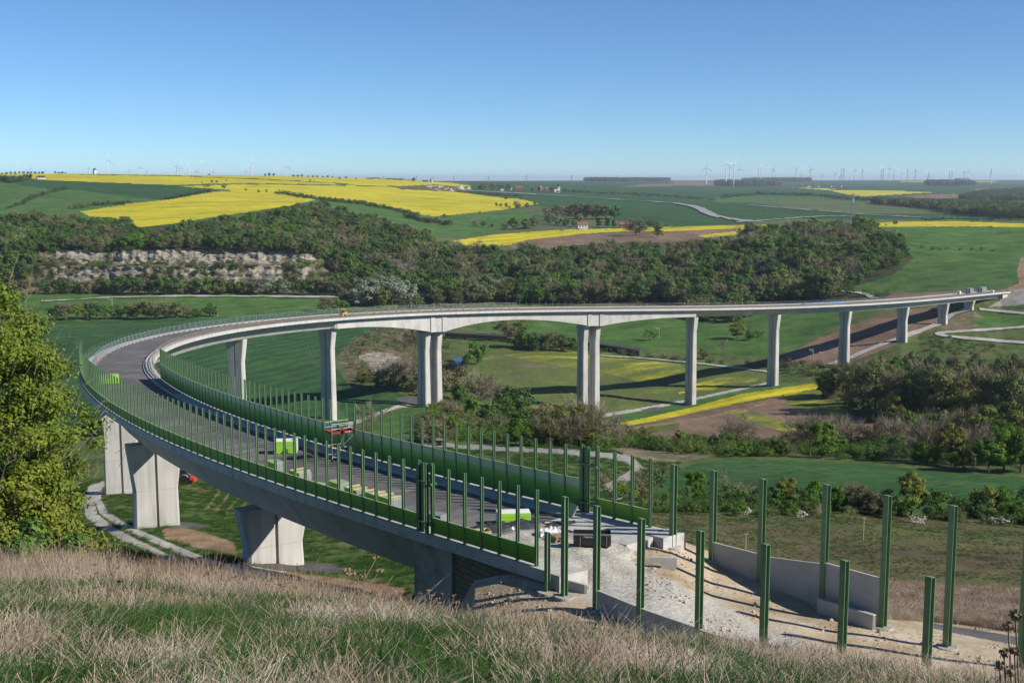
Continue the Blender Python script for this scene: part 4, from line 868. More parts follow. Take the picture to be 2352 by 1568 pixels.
MIX = [('brown', 1.1), ('budding', 1.3), ('green', 2.4), ('dark', 2.4), ('fresh', .7)]
wood('woodland', [(-380, 430), (0, 412), (40, 418), (52, 440), (30, 458), (60, 470), (90, 482), (150, 487), (200, 500), (256, 503), (300, 530), (312, 548), (380, 545), (460, 530), (560, 511), (660, 496), (740, 484), (770, 488), (800, 508), (860, 512), (900, 512), (930, 530), (940, 545), (990, 545), (1000, 600), (900, 640), (780, 660), (760, 600), (600, 578), (430, 574), (120, 576), (60, 610), (60, 668), (-380, 672)], 850, 1900, 1 / 46, MIX, (6.5, 14), 'leafing wood along the top of the limestone cliff', avoid=['rape', 'wheat', 'meadow', 'pasture'], seed=3, lod=1)
wood('woodland', [(760, 690), (780, 640), (900, 600), (1000, 585), (1060, 598), (1170, 608), (1230, 606), (1340, 594), (1450, 590), (1560, 590), (1690, 578), (1720, 556), (1850, 540), (1985, 540), (2070, 575), (2085, 590), (2050, 620), (1985, 645), (1950, 665), (1900, 690), (1600, 702), (1000, 698), (950, 675), (900, 690)], 760, 1150, 1 / 50, [('brown', 1.3), ('budding', 1.9), ('green', 1.8), ('dark', 2.2), ('fresh', .7), ('bare', .5)], (8, 19), 'mixed leafing wood on the slope behind the viaduct', avoid=['rape', 'ploughed', 'meadow'], seed=4, lod=1)
wood('thicket', [(40, 574), (250, 572), (500, 572), (740, 580), (790, 650), (740, 672), (60, 672)], 860, 950, 1 / 20, [('scrubby', 1.6), ('darkbush', 2.6), ('bush', 2.4), ('brown', .7)], (3.5, 7.5), 'dark scrub growing on the ledges of the rock face', avoid=['rock'], seed=5)
wood('woodland', [(1990, 455), (2150, 462), (2352, 480), (2780, 490), (2780, 512), (2352, 506), (2200, 494), (2120, 480), (2010, 470)], 1500, 2600, 1 / 110, [('brown', 2), ('dark', 3)], (11, 16), 'dark strip of wood across the far slope', seed=6)
wood('woodland', [(2200, 458), (2260, 444), (2352, 438), (2780, 436), (2780, 460), (2352, 462), (2240, 462)], 1800, 5000, 1 / 150, [('brown', 1), ('dark', 3)], (13, 18), 'far wood near the horizon', seed=8)
for k, poly in enumerate([[(1340, 413), (1420, 412), (1535, 411), (1537, 417.5), (1420, 418), (1345, 417)], [(1704, 416), (1760, 414), (1860, 414.5), (1862, 418), (1760, 419), (1706, 418)], [(1642, 423), (1740, 421), (1800, 427), (1700, 431), (1645, 427)], [(2124, 423), (2200, 421), (2250, 425), (2180, 429), (2126, 428)]]):
    wood('distant_wood', poly, 3500, 14000, 1 / 1500, [('dark', 3), ('brown', 1)], (26, 34), 'small distant wood below the horizon', seed=20 + k)
wood('woodland', [(1560, 702), (1620, 706), (1740, 712), (1748, 725), (1700, 742), (1600, 740), (1580, 725)], 600, 800, 1 / 45, [('brown', 2), ('dark', 3), ('green', 1)], (8, 13), 'shaded wood edge behind the slender piers', seed=9)
wood('undergrowth', [(950, 1018), (985, 960), (1030, 900), (1075, 830), (1100, 880), (1150, 930), (1230, 940), (1290, 952), (1385, 965), (1400, 1000), (1480, 1020), (1420, 1030), (1250, 1030), (1100, 1022), (1000, 1020)], 236, 440, 1 / 16, [('scrubby', .7), ('bush', 2.8), ('darkbush', 1.8), ('brown', .6)], (3, 6.5), 'dense scrub on the slope below the tall double piers', lod=1, seed=10)
wood('undergrowth', [(1420, 1022), (1500, 1008), (1700, 1016), (1900, 1025), (2100, 1020), (2352, 1000), (2780, 1000), (2780, 1100), (2352, 1090), (2100, 1070), (1900, 1054), (1700, 1050), (1580, 1052), (1500, 1040)], 238, 380, 1 / 20, [('darkbush', 2.2), ('bush', 2.8), ('scrubby', .7), ('fresh', .4)], (3, 6.5), 'dense scrub belt beyond the young wheat field', lod=1, seed=11)
wood('undergrowth', [(1480, 1150), (1700, 1162), (2000, 1172), (2352, 1190), (2780, 1200), (2780, 1214), (2352, 1206), (2000, 1192), (1700, 1186), (1480, 1178)], 130, 172, 1 / 5, [('bush', 2.6), ('darkbush', 2), ('scrubby', .6)], (1.8, 3.6), 'low bushes along the far edge of the seeded field', lod=1, seed=12)
wood('undergrowth', [(1880, 860), (1960, 850), (2100, 835), (2352, 830), (2780, 830), (2780, 1000), (2352, 1000), (2100, 1020), (1960, 960), (1900, 915)], 300, 545, 1 / 30, [('scrubby', 1), ('darkbush', 1.6), ('bush', 2), ('olive', .5)], (4, 8), 'undergrowth of the riverside wood', lod=1, seed=13)
wood('undergrowth', [(770, 790), (860, 758), (960, 745), (1020, 760), (1040, 850), (990, 920), (920, 900), (850, 890), (800, 860)], 330, 720, 1 / 30, [('scrubby', 3), ('bush', 1.2), ('bare', .6)], (2, 6), 'scrub on the small rocky knoll', avoid=['rock', 'wheat'], seed=14)
wood('undergrowth', [(1165, 800), (1190, 765), (1320, 790), (1420, 812), (1560, 826), (1700, 838), (1900, 842), (1900, 870), (1790, 852), (1600, 832), (1400, 816), (1300, 802)], 500, 700, 1 / 25, [('darkbush', 3), ('scrubby', 1.5), ('bush', 1)], (4, 7), 'dark thicket along the railway bank', lod=2, seed=15)
wood('undergrowth', [(2110, 778), (2150, 772), (2280, 790), (2285, 808), (2200, 815), (2105, 808)], 480, 600, 1 / 12, [('darkbush', 1)], (2, 3.5), 'dark green scrub on the spoil mound', seed=16)

# ------------------------------------------------------------------ single trees and bushes, row by row
ORD = ['first', 'second', 'third', 'fourth', 'fifth', 'sixth', 'seventh', 'eighth', 'ninth', 'tenth', 'eleventh', 'twelfth', 'thirteenth', 'fourteenth', 'fifteenth', 'sixteenth', 'seventeenth', 'eighteenth', 'nineteenth', 'twentieth',
       'twenty-first', 'twenty-second', 'twenty-third', 'twenty-fourth', 'twenty-fifth', 'twenty-sixth', 'twenty-seventh', 'twenty-eighth', 'twenty-ninth', 'thirtieth', 'thirty-first', 'thirty-second', 'thirty-third', 'thirty-fourth', 'thirty-fifth', 'thirty-sixth', 'thirty-seventh', 'thirty-eighth', 'thirty-ninth', 'fortieth']
LOOK = dict(green='leafy green', fresh='fresh bright green', dark='dark green', olive='yellow green', silver='pale silvery', brown='brown budding', budding='grey green budding', bare='bare twiggy', conifer='dark conifer',
            bush='green rounded', darkbush='dark dense', scrubby='brown twiggy', blossombush='white flowering')
def row(where, frm, group, items, ymin=0, width=1.0):
    items = sorted(items, key=lambda t: t[1])
    seen = {}
    for it in items:
        kind, u, v, h = it[:4]; k = seen.get(kind, 0); seen[kind] = k + 1
        noun = 'bush' if kind in CATN else 'tree'
        look = LOOK[kind] if kind != 'conifer' else 'dark pointed conifer'
        plant(kind, u, v, h, f'{ORD[k]} {look} {noun} {where}, from {frm}', group, ymin=ymin, width=it[4] if len(it) > 4 else width)
G_, D_, F_, O_, S_, B_, N_, K_ = 'green', 'dark', 'fresh', 'olive', 'silver', 'brown', 'bare', 'conifer'
row('at the cliff foot', 'the maple side', 'trees at the cliff foot', [(D_, 102, 674, 34), (G_, 128, 674, 36), (D_, 152, 675, 42), (G_, 175, 674, 34), (B_, 200, 675, 36), (D_, 232, 674, 40), (G_, 255, 675, 36), (D_, 283, 676, 50), (D_, 305, 676, 46), ('budding', 332, 675, 40), (G_, 352, 675, 38), (G_, 378, 675, 44), (D_, 402, 676, 46), (B_, 425, 675, 40), (D_, 445, 675, 40), (G_, 468, 676, 46), (G_, 492, 675, 38), ('budding', 512, 676, 44), (G_, 535, 675, 38), (F_, 552, 674, 34), (B_, 582, 676, 42), (S_, 612, 676, 46), (G_, 640, 675, 40), (S_, 656, 676, 36), (G_, 690, 675, 36), (F_, 708, 676, 34), ('budding', 726, 676, 42), (B_, 748, 676, 46), ('budding', 772, 678, 48)], 650, 1.15)
row('by the river', 'the cliff', 'willows by the river', [(S_, 818, 704, 46), (S_, 845, 704, 66), (S_, 872, 702, 76), (S_, 900, 700, 70), (S_, 928, 696, 58), (S_, 942, 694, 44), (O_, 880, 706, 48), (B_, 1050, 704, 40), (G_, 960, 706, 34), (B_, 800, 700, 40), (B_, 1010, 704, 30)], 600, 1.1)
row('beside the railway', 'the maple side', 'trees beside the railway', [(D_, 128, 735, 36), (B_, 150, 736, 44), (G_, 175, 735, 42), ('budding', 200, 734, 46), (D_, 222, 736, 44), (G_, 245, 734, 40), (D_, 268, 733, 38), (G_, 292, 733, 36), (B_, 315, 732, 42), ('budding', 338, 732, 46), (G_, 355, 731, 36), (B_, 380, 731, 42), ('budding', 404, 730, 38), (B_, 428, 729, 32), (D_, 452, 729, 22), (D_, 482, 727, 32), ('budding', 494, 727, 24), (B_, 748, 716, 40), (G_, 790, 714, 26), ('budding', 770, 712, 30)], 560, 1.15)
row('in the riverside wood', 'the yellow field', 'trees in the riverside wood', [(O_, 1893, 908, 58), (O_, 1915, 915, 74), (B_, 1938, 912, 88), (O_, 1962, 925, 86), ('budding', 1985, 935, 110), ('budding', 2010, 942, 120), (O_, 2035, 905, 84), (G_, 2055, 892, 66), (B_, 2070, 950, 108), (G_, 2095, 958, 100), ('budding', 2118, 945, 118), (O_, 2042, 965, 70), ('budding', 2150, 960, 136), (D_, 2178, 958, 90), (S_, 2190, 950, 96), (O_, 2215, 968, 116), (B_, 2248, 955, 120), ('budding', 2285, 962, 110), ('budding', 2318, 970, 128), (B_, 2350, 965, 130), ('budding', 1975, 872, 42), (O_, 2022, 868, 56), (G_, 2060, 862, 48), ('budding', 2098, 858, 58), (D_, 2140, 852, 48), (B_, 2190, 856, 44), ('budding', 2240, 862, 56), (D_, 2290, 868, 52), ('budding', 2335, 875, 66), (G_, 2085, 1005, 80), (O_, 2165, 1010, 76), (O_, 2188, 1012, 72), (G_, 2130, 1015, 78), (B_, 2225, 1018, 96), (O_, 2262, 1030, 120), (G_, 2300, 1040, 110), (O_, 2330, 1050, 120)], 290)
row('before the ploughed field', 'the tall piers', 'trees before the ploughed field', [(N_, 1655, 1032, 60), (N_, 1692, 1036, 88), (N_, 1722, 1030, 60), (D_, 1640, 1040, 48), (N_, 1832, 1036, 88), (N_, 1860, 1048, 104), (F_, 1888, 1052, 92), (N_, 1928, 1036, 90), (N_, 1952, 1038, 82), (N_, 1990, 1040, 74), (N_, 2050, 1046, 90), (O_, 2185, 1070, 110), (D_, 2060, 1050, 60), (B_, 2095, 1048, 88), (N_, 2130, 1062, 112), (B_, 2160, 1060, 96), (F_, 2305, 1082, 110), (N_, 2238, 1072, 100), (F_, 2345, 1088, 118), (G_, 2270, 1085, 92), (O_, 2210, 1085, 70)], 225)
row('in the hedge before the young wheat', 'the bridge', 'hedge before the young wheat', [('darkbush', 1562, 1152, 44), (F_, 1598, 1150, 78, .8), ('darkbush', 1650, 1160, 58), ('bush', 1690, 1165, 52), ('darkbush', 1725, 1165, 46), ('scrubby', 1685, 1158, 62), (O_, 1800, 1165, 84), ('darkbush', 1770, 1168, 46), ('darkbush', 1840, 1170, 54), (F_, 1868, 1168, 74), ('bush', 1900, 1172, 52), (F_, 1925, 1170, 70), (B_, 1968, 1176, 76, 1.2), (B_, 2012, 1180, 66, 1.3), ('darkbush', 2045, 1182, 56), (O_, 2092, 1184, 112), ('bush', 2082, 1190, 64), ('bush', 2145, 1188, 72), (O_, 2195, 1184, 54), ('darkbush', 2232, 1192, 64), (O_, 2262, 1192, 98), (F_, 2302, 1196, 90), ('darkbush', 2335, 1200, 78), ('darkbush', 1512, 1118, 44), ('scrubby', 1480, 1110, 48), ('bush', 1445, 1150, 52), ('scrubby', 1400, 1130, 50), (B_, 1478, 1150, 58)], 120)
row('below the tall double piers', 'the concrete track', 'trees below the double piers', [(N_, 842, 985, 68, .8), (B_, 1018, 905, 64), (B_, 1048, 902, 88), (G_, 1096, 838, 58), (F_, 1075, 842, 34), (N_, 1098, 948, 104), (N_, 1132, 940, 74), (D_, 1168, 944, 66), (D_, 1196, 952, 70), (K_, 1214, 950, 64), (G_, 1060, 935, 58), (F_, 1088, 968, 60), (G_, 1120, 985, 68), (F_, 1158, 962, 66), (G_, 1195, 1002, 72), (F_, 1185, 1020, 58), (G_, 1235, 1012, 60), (D_, 1262, 1000, 62), (O_, 1292, 1026, 104), (B_, 1255, 1025, 76), (O_, 1330, 1028, 112), (N_, 1352, 1028, 118), (O_, 1372, 1024, 80), (N_, 1398, 1024, 84), (F_, 1212, 1024, 44), (N_, 1310, 1028, 90), (F_, 1036, 1008, 58), (G_, 1000, 1010, 44)], 230)
row('on the rocky knoll', 'the wheat field', 'trees on the knoll', [(O_, 832, 885, 42), (F_, 868, 888, 40), (N_, 882, 895, 58), (N_, 905, 892, 74), (D_, 895, 898, 30), (B_, 850, 878, 36), (N_, 925, 880, 60), (D_, 928, 900, 42), (N_, 950, 868, 62), (B_, 965, 900, 50), ('bush', 842, 795, 18), ('bush', 868, 782, 16), ('darkbush', 815, 808, 14), ('bush', 900, 775, 16), ('scrubby', 800, 830, 16), ('bush', 888, 800, 18), (N_, 955, 800, 50), (B_, 940, 790, 40)], 320)
row('behind the slender piers', 'the railway bridge', 'trees behind the slender piers', [(O_, 1694, 778, 46, 1.2), (D_, 1722, 780, 26), ('darkbush', 1740, 776, 18), ('bush', 1492, 782, 26), (B_, 1182, 798, 52), (G_, 1205, 800, 48), (D_, 1232, 804, 46), (B_, 1262, 806, 50), (D_, 1288, 808, 46), (G_, 1312, 808, 40), (O_, 1196, 770, 44), (B_, 1160, 770, 46), (N_, 1660, 812, 34), (B_, 1615, 824, 30)], 500, 1.1)
row('by the far end of the deck', 'the wood', 'trees by the far end of the deck', [(D_, 1772, 692, 38), (O_, 1765, 692, 36), (B_, 1800, 690, 30), (B_, 1832, 690, 26), (O_, 1862, 688, 34), (B_, 1890, 688, 28), (D_, 1925, 674, 26), (D_, 1950, 676, 30), ('darkbush', 1990, 680, 18), ('darkbush', 2012, 684, 16), ('bush', 2038, 672, 10), ('darkbush', 2310, 838, 16)], 480)
row('on the green slope', 'the wood', 'bushes on the green slope', [('darkbush', 2118, 571, 9), ('darkbush', 2142, 574, 10), ('darkbush', 2158, 574, 8), ('scrubby', 2175, 573, 10), ('darkbush', 2205, 575, 8), ('darkbush', 2232, 575, 9), ('darkbush', 2256, 575, 9), ('darkbush', 2280, 577, 8), (D_, 2056, 517, 14), ('darkbush', 2035, 518, 5), ('darkbush', 2018, 518, 4)], 600)
row('beside the upper rapeseed fields', 'the water tower', 'trees beside the rapeseed fields', [(B_, 515, 433, 14), (B_, 478, 430, 10), (B_, 470, 430, 8), (D_, 487, 420, 8), (D_, 498, 420, 7), (D_, 464, 421, 5), (B_, 520, 417, 5), (B_, 565, 438, 7), (D_, 594, 443, 8), (B_, 612, 443, 8), (D_, 712, 418, 6), (D_, 722, 418, 4), (D_, 769, 421, 4), (D_, 51, 428, 3), (D_, 1140, 475, 10), (D_, 1150, 475, 9), (D_, 1163, 477, 13), (B_, 1187, 482, 22), (D_, 1170, 479, 8), (D_, 1210, 478, 13), (D_, 1228, 471, 8), (D_, 1163, 459, 10), (D_, 1020, 499, 10), (B_, 1092, 520, 18), (D_, 1110, 520, 15), (D_, 1130, 522, 10)], 1000)
RT = [(5, 401, 6), (15, 401, 7), (25, 401, 7), (35, 401, 8), (44, 400, 7), (54, 400, 7), (64, 400, 7), (72, 400, 7), (81, 400, 7), (90, 400, 7), (98, 400, 7), (127, 400, 7), (135, 400, 6), (143, 400, 7), (151, 400, 5), (481, 403, 5), (609, 405, 7), (619, 405, 9), (629, 405, 8), (674, 407, 7), (684, 407, 6), (694, 408, 8), (708, 408, 5), (719, 408, 6), (729, 408, 6), (742, 409, 5), (753, 409, 7), (764, 409, 5), (780, 411, 6), (795, 411, 6), (818, 413, 5), (950, 417, 11)]
for i, (u, v, h) in enumerate(RT): plant('dark' if i % 3 else 'green', u, v, h, f'{ORD[i]} small round tree along the ridge, from the frame edge', 'row of small trees on the ridge', ymin=2000, width=1.2)
row('round the village church', 'the gravel heap', 'village trees', [(B_, 1108, 436, 16, 1.5), (B_, 1130, 437, 17, 1.5), (B_, 1150, 436, 18, 1.5), (G_, 1166, 436, 14, 1.4), (B_, 1178, 440, 10), (D_, 1222, 441, 9, 1.3), (D_, 1238, 441, 8), (B_, 1258, 441, 10), (D_, 1268, 441, 12, 1.3), (G_, 1300, 443, 12, 1.3), (D_, 1318, 443, 10), (B_, 1340, 445, 9), (D_, 1350, 446, 8), (B_, 1372, 447, 8)], 1500)
row('in the copse by the white house', 'the rape field', 'copse trees', [(B_, 1255, 496, 24), (B_, 1278, 500, 32), (B_, 1300, 503, 36), (B_, 1322, 503, 40), (B_, 1345, 503, 38), (B_, 1368, 502, 38), (G_, 1392, 503, 36), (D_, 1411, 504, 34), (B_, 1262, 514, 26), (S_, 1285, 516, 26), (G_, 1300, 520, 24), (B_, 1322, 522, 20), (K_, 1376, 521, 26), (K_, 1394, 522, 24), (K_, 1410, 522, 22), (B_, 1225, 525, 28, 1.3), (G_, 1180, 528, 30, 1.3), (B_, 1160, 527, 18), (G_, 1208, 526, 26, 1.3), (D_, 1495, 521, 18), (S_, 1515, 521, 16), (B_, 1460, 540, 42), (O_, 1510, 545, 34), (B_, 1330, 515, 28)], 1000, 1.3)
# ------------------------------------------------------------------ hedgerows on the plateau: each one hedge
def hedgerow(label, pts, hpx, n, kinds=('dark', 'brown', 'darkbush'), ymin=900, seed=0):
    rg = np.random.default_rng(seed); P_ = np.array(pts, float); d = np.r_[0, np.cumsum(np.hypot(*np.diff(P_, axis=0).T))]
    V, F, mi, ms = [], [], [], []; nv = 0; base = None
    for t in np.linspace(0, d[-1], n):
        u, v = np.interp(t, d, P_[:, 0]), np.interp(t, d, P_[:, 1]); p = np.array(pick(u + rg.uniform(-1, 1), v + rg.uniform(-.4, .4), ymin)); base = p if base is None else base
        h = hpx * rg.uniform(.6, 1.15) / scale_at(p); kd = kinds[rg.integers(len(kinds))]
        JV, JF, jm, js = proto(kd, int(rg.integers(3)), 2)[2]; a = rg.uniform(0, 6.28); k = h / 10
        q = JV * np.array([k * 1.4, k * 1.4, k]); q = np.stack([q[:, 0] * math.cos(a) - q[:, 1] * math.sin(a), q[:, 0] * math.sin(a) + q[:, 1] * math.cos(a), q[:, 2]], 1) + p - base - np.array([0, 0, .2])
        off = []
        for m_ in js:
            if m_ not in ms: ms.append(m_)
            off.append(ms.index(m_))
        V.append(q); F += [tuple(i + nv for i in f) for f in JF]; mi += [off[x] for x in jm]; nv += len(q)
    o = link('hedgerow', newmesh('hedgerow', np.concatenate(V), F, ms, mi), None, tuple(base)); tag(o, label, 'hedge')
hedgerow('hedge running up between the two green meadows by the tall cliff wood', [(20, 478), (50, 470), (78, 455), (110, 445), (150, 436)], 9, 34, seed=1)
hedgerow('hedge along the lower edge of the dark wheat field', [(160, 481), (210, 473), (260, 470), (300, 466)], 9, 26, seed=2)
hedgerow('thin hedge between wheat and the triangular rapeseed field', [(385, 458), (420, 452), (450, 446), (480, 440)], 8, 24, seed=3)
hedgerow('dark hedge below the large rapeseed field', [(640, 446), (700, 456), (760, 463), (830, 470), (900, 483), (960, 497)], 11, 60, seed=4)
hedgerow('hedge at the green hollow below the large rapeseed field', [(930, 500), (970, 508), (1010, 514), (1030, 517)], 13, 26, seed=5)
hedgerow('scattered shrubs bordering the dark green field under the village', [(1050, 441), (1100, 446), (1150, 450), (1200, 452)], 6, 30, seed=6)
hedgerow('long dark hedge across the slope behind the lattice mast', [(1660, 455), (1750, 447), (1850, 450), (1950, 458), (2050, 466)], 9, 70, ymin=1500, seed=7)
hedgerow('long hedge line beyond the winding far road', [(1280, 440), (1380, 445), (1500, 450), (1640, 460)], 7, 60, ymin=1500, seed=8)
hedgerow('low dark bushes along the upper edge of the narrow rapeseed strip', [(2120, 507), (2180, 505), (2260, 507), (2352, 508)], 7, 36, ymin=900, seed=9)
hedgerow('wooded edge at the plateau beside the small farmhouse', [(0, 418), (25, 420), (50, 416), (62, 412)], 16, 22, ymin=1500, seed=10)
hedgerow('hedge on the ridge between the round trees and the windmill', [(845, 412), (880, 412), (930, 415), (945, 416)], 5, 26, kinds=('dark', 'darkbush'), ymin=2000, seed=11)
hedgerow('hedge along the top of the cliff wood beside the triangular field', [(580, 506), (640, 496), (700, 484), (745, 474)], 17, 40, seed=12)
# the great maple beside the camera and the bushes at its foot
def big_tree(label, x, y, H, R_, seed, lm, nleaf, lsize, ncl, base=.04, name='tree', clump=.17):
    z = ground(x, y) - .3
    t = thing(name, label, 'tree', (x, y, z))
    wd, V, F, TV, TF = grow(seed, H=H, R_=R_, base=base, nlimb=26, nclump=ncl, nleaf=nleaf, lsize=lsize, wood_sides=7, clump=clump, trunk=.42, low=True, ntwig=1500, shape=.9, twl=.32)
    wd.build('trunk', M['pale_bark'], t)
    nV = len(V); link('crown', newmesh('crown', np.concatenate([V, TV * 1.0]), np.concatenate([F, TF + nV]), [lm, M['pale_bark']], np.r_[np.zeros(len(F)), np.ones(len(TF))]), t)
big_tree('huge maple with yellow green new leaves beside the grassy slope', -39.0, 84, 32.5, 9.4, 11, M['leaf_maple'], 120000, .14, 620, clump=.125)
big_tree('spreading maple with bright green leaves leaning towards the bridge', -35.2, 80, 20, 6.4, 12, M['leaf_maple'], 62000, .14, 340, clump=.15)
big_tree('rounded fresh green tree at the foot of the huge maple', -31.2, 69, 11.5, 4.6, 13, M['leaf_fresh'], 32000, .14, 130, clump=.18)
big_tree('dark leafy tree between the two maples', -31.6, 76, 13, 4.2, 14, M['leaf_green'], 28000, .14, 120, clump=.18)

# ------------------------------------------------------------------ posts standing on the embankment, concrete panels between them
def ground_post(x, y, ztop, label, footing=True, rz=None, b=.34):
    z = ground(x, y); t = thing('steel_post', label, 'post', (x, y, z), TH[0] if rz is None else rz, 'free-standing posts on the embankment')
    h = ztop - z
    hbeam(MB(), h + .6, b, b, .03, .035, z0=-.6).build('beam', M['green_steel'], t)
    if footing: MB().lathe([(.62, -.6), (.62, .10), (.60, .13)], 20).build('footing', M['dirty_concrete'], t)
    return t
FT = [(3.3, 1222), (4.95, 1141), (7.9, 1162), (11.66, 1191), (16.2, 1219), (20.7, 1250), (25.5, 1287), (30.06, 1325), (34.7, 1371)]
RTS = [(-.9, 1067), (3.1, 1081), (7.5, 1100), (12.7, 1113), (17.2, 1138), (21.6, 1161), (26.2, 1187)]
def fpos(t): return .19 + .607 * t, 75.75 - .794 * t
def rpos(t): return 12.1 + .607 * t, 84.9 - .794 * t
FL = ['short green post on a round footing beside the slab end', 'tall green post on a round footing next to the short one', 'green post at the start of the low concrete panels', 'green post between the first and second low concrete panels', 'green post between the second and third low concrete panels', 'green post at the end of the low concrete panels, rising from the grass',
      'green post standing alone in front of the loose concrete panel', 'green post rising from the grass beside the gravel road', 'green post at the frame edge behind the dry flower heads']
RL = ['green post on a round footing just past the inner slab end', 'green post where the tall concrete wall panels begin', 'wide green post between the first and second tall wall panels', 'wide green post between the second and third tall wall panels', 'green post at the end of the tall wall panels, on a round footing', 'green post on a round footing beside the asphalt lane', 'green post at the far frame edge above the asphalt lane']
for (t, v), lb in zip(FT, FL):
    x, y = fpos(t); ground_post(x, y, -tn(v) * y, lb, b=.28 if t < 4 else .32)
for (t, v), lb in zip(RTS, RL):
    x, y = rpos(t) if t > 0 else (11.2, 82.4); ground_post(x, y, -tn(v) * y, lb, b=.37)
def wall_panel(p0, p1, za, zb, zlow, label, group):
    a, b = np.array(p0), np.array(p1); d = b - a; L_ = np.linalg.norm(d) - .3; c = (a + b) / 2
    pr = [(-L_ / 2, zlow[0]), (L_ / 2, zlow[1]), (L_ / 2, zb - .06), (L_ / 2 - .4, zb), (-L_ / 2 + .4, za), (-L_ / 2, za)]
    mb = MB(); n = len(pr); V = [(x, -.08, z) for x, z in pr] + [(x, .08, z) for x, z in pr]
    mb.add(V, [tuple(range(n)), tuple(range(n, 2 * n))[::-1]] + [(i, n + i, n + (i + 1) % n, (i + 1) % n) for i in range(n)])
    o = mb.build('concrete_panel', M['panel_concrete'], None, (c[0], c[1], 0), (0, 0, math.atan2(d[1], d[0]))); tag(o, label, 'wall panel', group)
zt = lambda v, t, f: -tn(v) * f(t)[1]
for i, (t0, t1, va, vb) in enumerate([(7.9, 11.66, 1353, 1394), (11.66, 16.2, 1394, 1442), (16.2, 20.7, 1442, 1492)]):
    wall_panel(fpos(t0), fpos(t1), zt(va, t0, fpos), zt(vb, t1, fpos), (-27.2, -27.2), ['low concrete panel nearest the bridge, set between green posts', 'middle one of the three low concrete panels', 'low concrete panel half hidden by the grass, farthest from the bridge'][i], 'low concrete panels by the grass')
for i, (t0, t1, va, vb) in enumerate([(3.1, 7.5, 1243, 1273), (7.5, 12.7, 1273, 1297), (12.7, 17.2, 1290, 1329)]):
    g0, g1 = ground(*rpos(t0)) - .4, ground(*rpos(t1)) - .4
    wall_panel(rpos(t0), rpos(t1), zt(va, t0, rpos), zt(vb, t1, rpos), (g0, g1), ['wedge-shaped concrete wall panel nearest the bridge end', 'long middle concrete wall panel between wide green posts', 'tallest concrete wall panel, behind the loose panel on the ground'][i], 'tall concrete wall panels')
def loose(u, v, size, rz, label, notch=False, tilt=0, ymin=40):
    p = pick(u, v, ymin); mb = MB(); L_, T_, H_ = size
    if notch:
        pr = [(-L_ / 2, H_), (-L_ / 2, H_ * .55), (-L_ * .08, H_ * .55), (-L_ * .08, 0), (L_ / 2, 0), (L_ / 2, H_)]
        n = len(pr); V = [(x, -T_ / 2, z) for x, z in pr] + [(x, T_ / 2, z) for x, z in pr]
        mb.add(V, [tuple(range(n)), tuple(range(n, 2 * n))[::-1]] + [(i, n + i, n + (i + 1) % n, (i + 1) % n) for i in range(n)])
    else: mb.box((0, 0, H_ / 2), (L_, T_, H_))
    for dy in (-.12, .12): mb.box((L_ / 2 + .012, dy * T_ * 2, H_ / 2), (.02, .05, H_ * .9), 1)
    o = mb.build('concrete_panel', [M['panel_concrete'], M['groove']], None, (p[0], p[1], p[2] - .04), (tilt, 0, rz)); return tag(o, label, 'concrete panel')
RD = math.atan2(-.794, .607)
loose(1942, 1425, (4.0, .3, .95), RD + R(4), 'loose concrete panel lying on edge in front of the tall wall panels')
loose(1522, 1304, (1.75, .25, .78), R(-6), 'notched concrete panel dumped on the soil beyond the gravel road', notch=True)
loose(1326, 1357, (1.3, .22, .62), R(-40), 'small concrete block with a grooved end beside the round footing')
# ------------------------------------------------------------------ things on the deck
_sl = [(s, l) for s in np.arange(0, 360, .5) for l in np.arange(-6, 6.1, .25)]
_pp = np.array([pt(s, l, .04) for s, l in _sl]); _pu, _pv = proj(*_pp.T)
def on_deck(u, v, smax=360):
    ok = np.array([a[0] < smax for a in _sl]); j = int(np.argmin(np.where(ok, (_pu - u) ** 2 + (_pv - v) ** 2, 1e9))); s, l = _sl[j]
    return _pp[j], s, l
def panel_stack(u, v, L_, T_, H_, n, rz, label, face, end, tiers=1, timber=False, flat=False, group='stacks of barrier panels on the deck'):
    p, s, l = on_deck(u, v); t = thing('panel_stack', label, 'panel stack', tuple(p), axis(s)[3] + rz, group)
    for y in (-L_ * .3, L_ * .3): MB().box((y, 0, .05), (.12, T_ * 1.04, .1)).build('bearer', M['wood'], t)
    z0 = .1
    for k in range(tiers):
        h = H_ / tiers - .03
        if flat:
            m = max(2, n)
            for i in range(m): MB().box((0, 0, z0 + h / m * (i + .5)), (L_ * (1 - .02 * (i % 2)), T_, h / m - .025)).box((L_ / 2 + .005, 0, z0 + h / m * (i + .5)), (.02, T_ * .98, h / m - .03), 1).build('panel', [M[face], M[end]], t)
        else:
            w = T_ / n
            for i in range(n):
                mb = MB(); y = -T_ / 2 + w * (i + .5); f0 = 0 if i in (0, n - 1) else 1
                mb.box((0, y, z0 + h / 2), (L_ - .04, w - .012, h), f0)
                mb.box((0, y, z0 + h + .006), (L_ - .06, w - .02, .012), 2)
                for sx in (-1, 1): mb.box((sx * (L_ / 2 - .01), y, z0 + h / 2), (.025, w - .03, h - .03), 1)
                if f0 == 0:
                    for q in (.33, .66): mb.box((0, y + (-1 if i == 0 else 1) * (w / 2 - .004), z0 + h * q), (L_ - .05, .012, .015), 3)
                mb.build('panel', [M[face], M[end], M['white_panel'] if end == 'white_panel' else M['pale_green'], M['green_steel']], t)
        z0 += h + .04
    if timber:
        for y in (-.28, .3): MB().box((L_ * y, 0, z0 + .03), (.1, T_ * 1.15, .08)).build('timber', M['wood'], t)
    return t
panel_stack(657, 1038, 2.3, 1.5, 1.25, 6, R(8) - 2.2, 'big two-tier stack of lime green panels with white tops beside the scaffold', 'lime', 'white_panel', tiers=2)
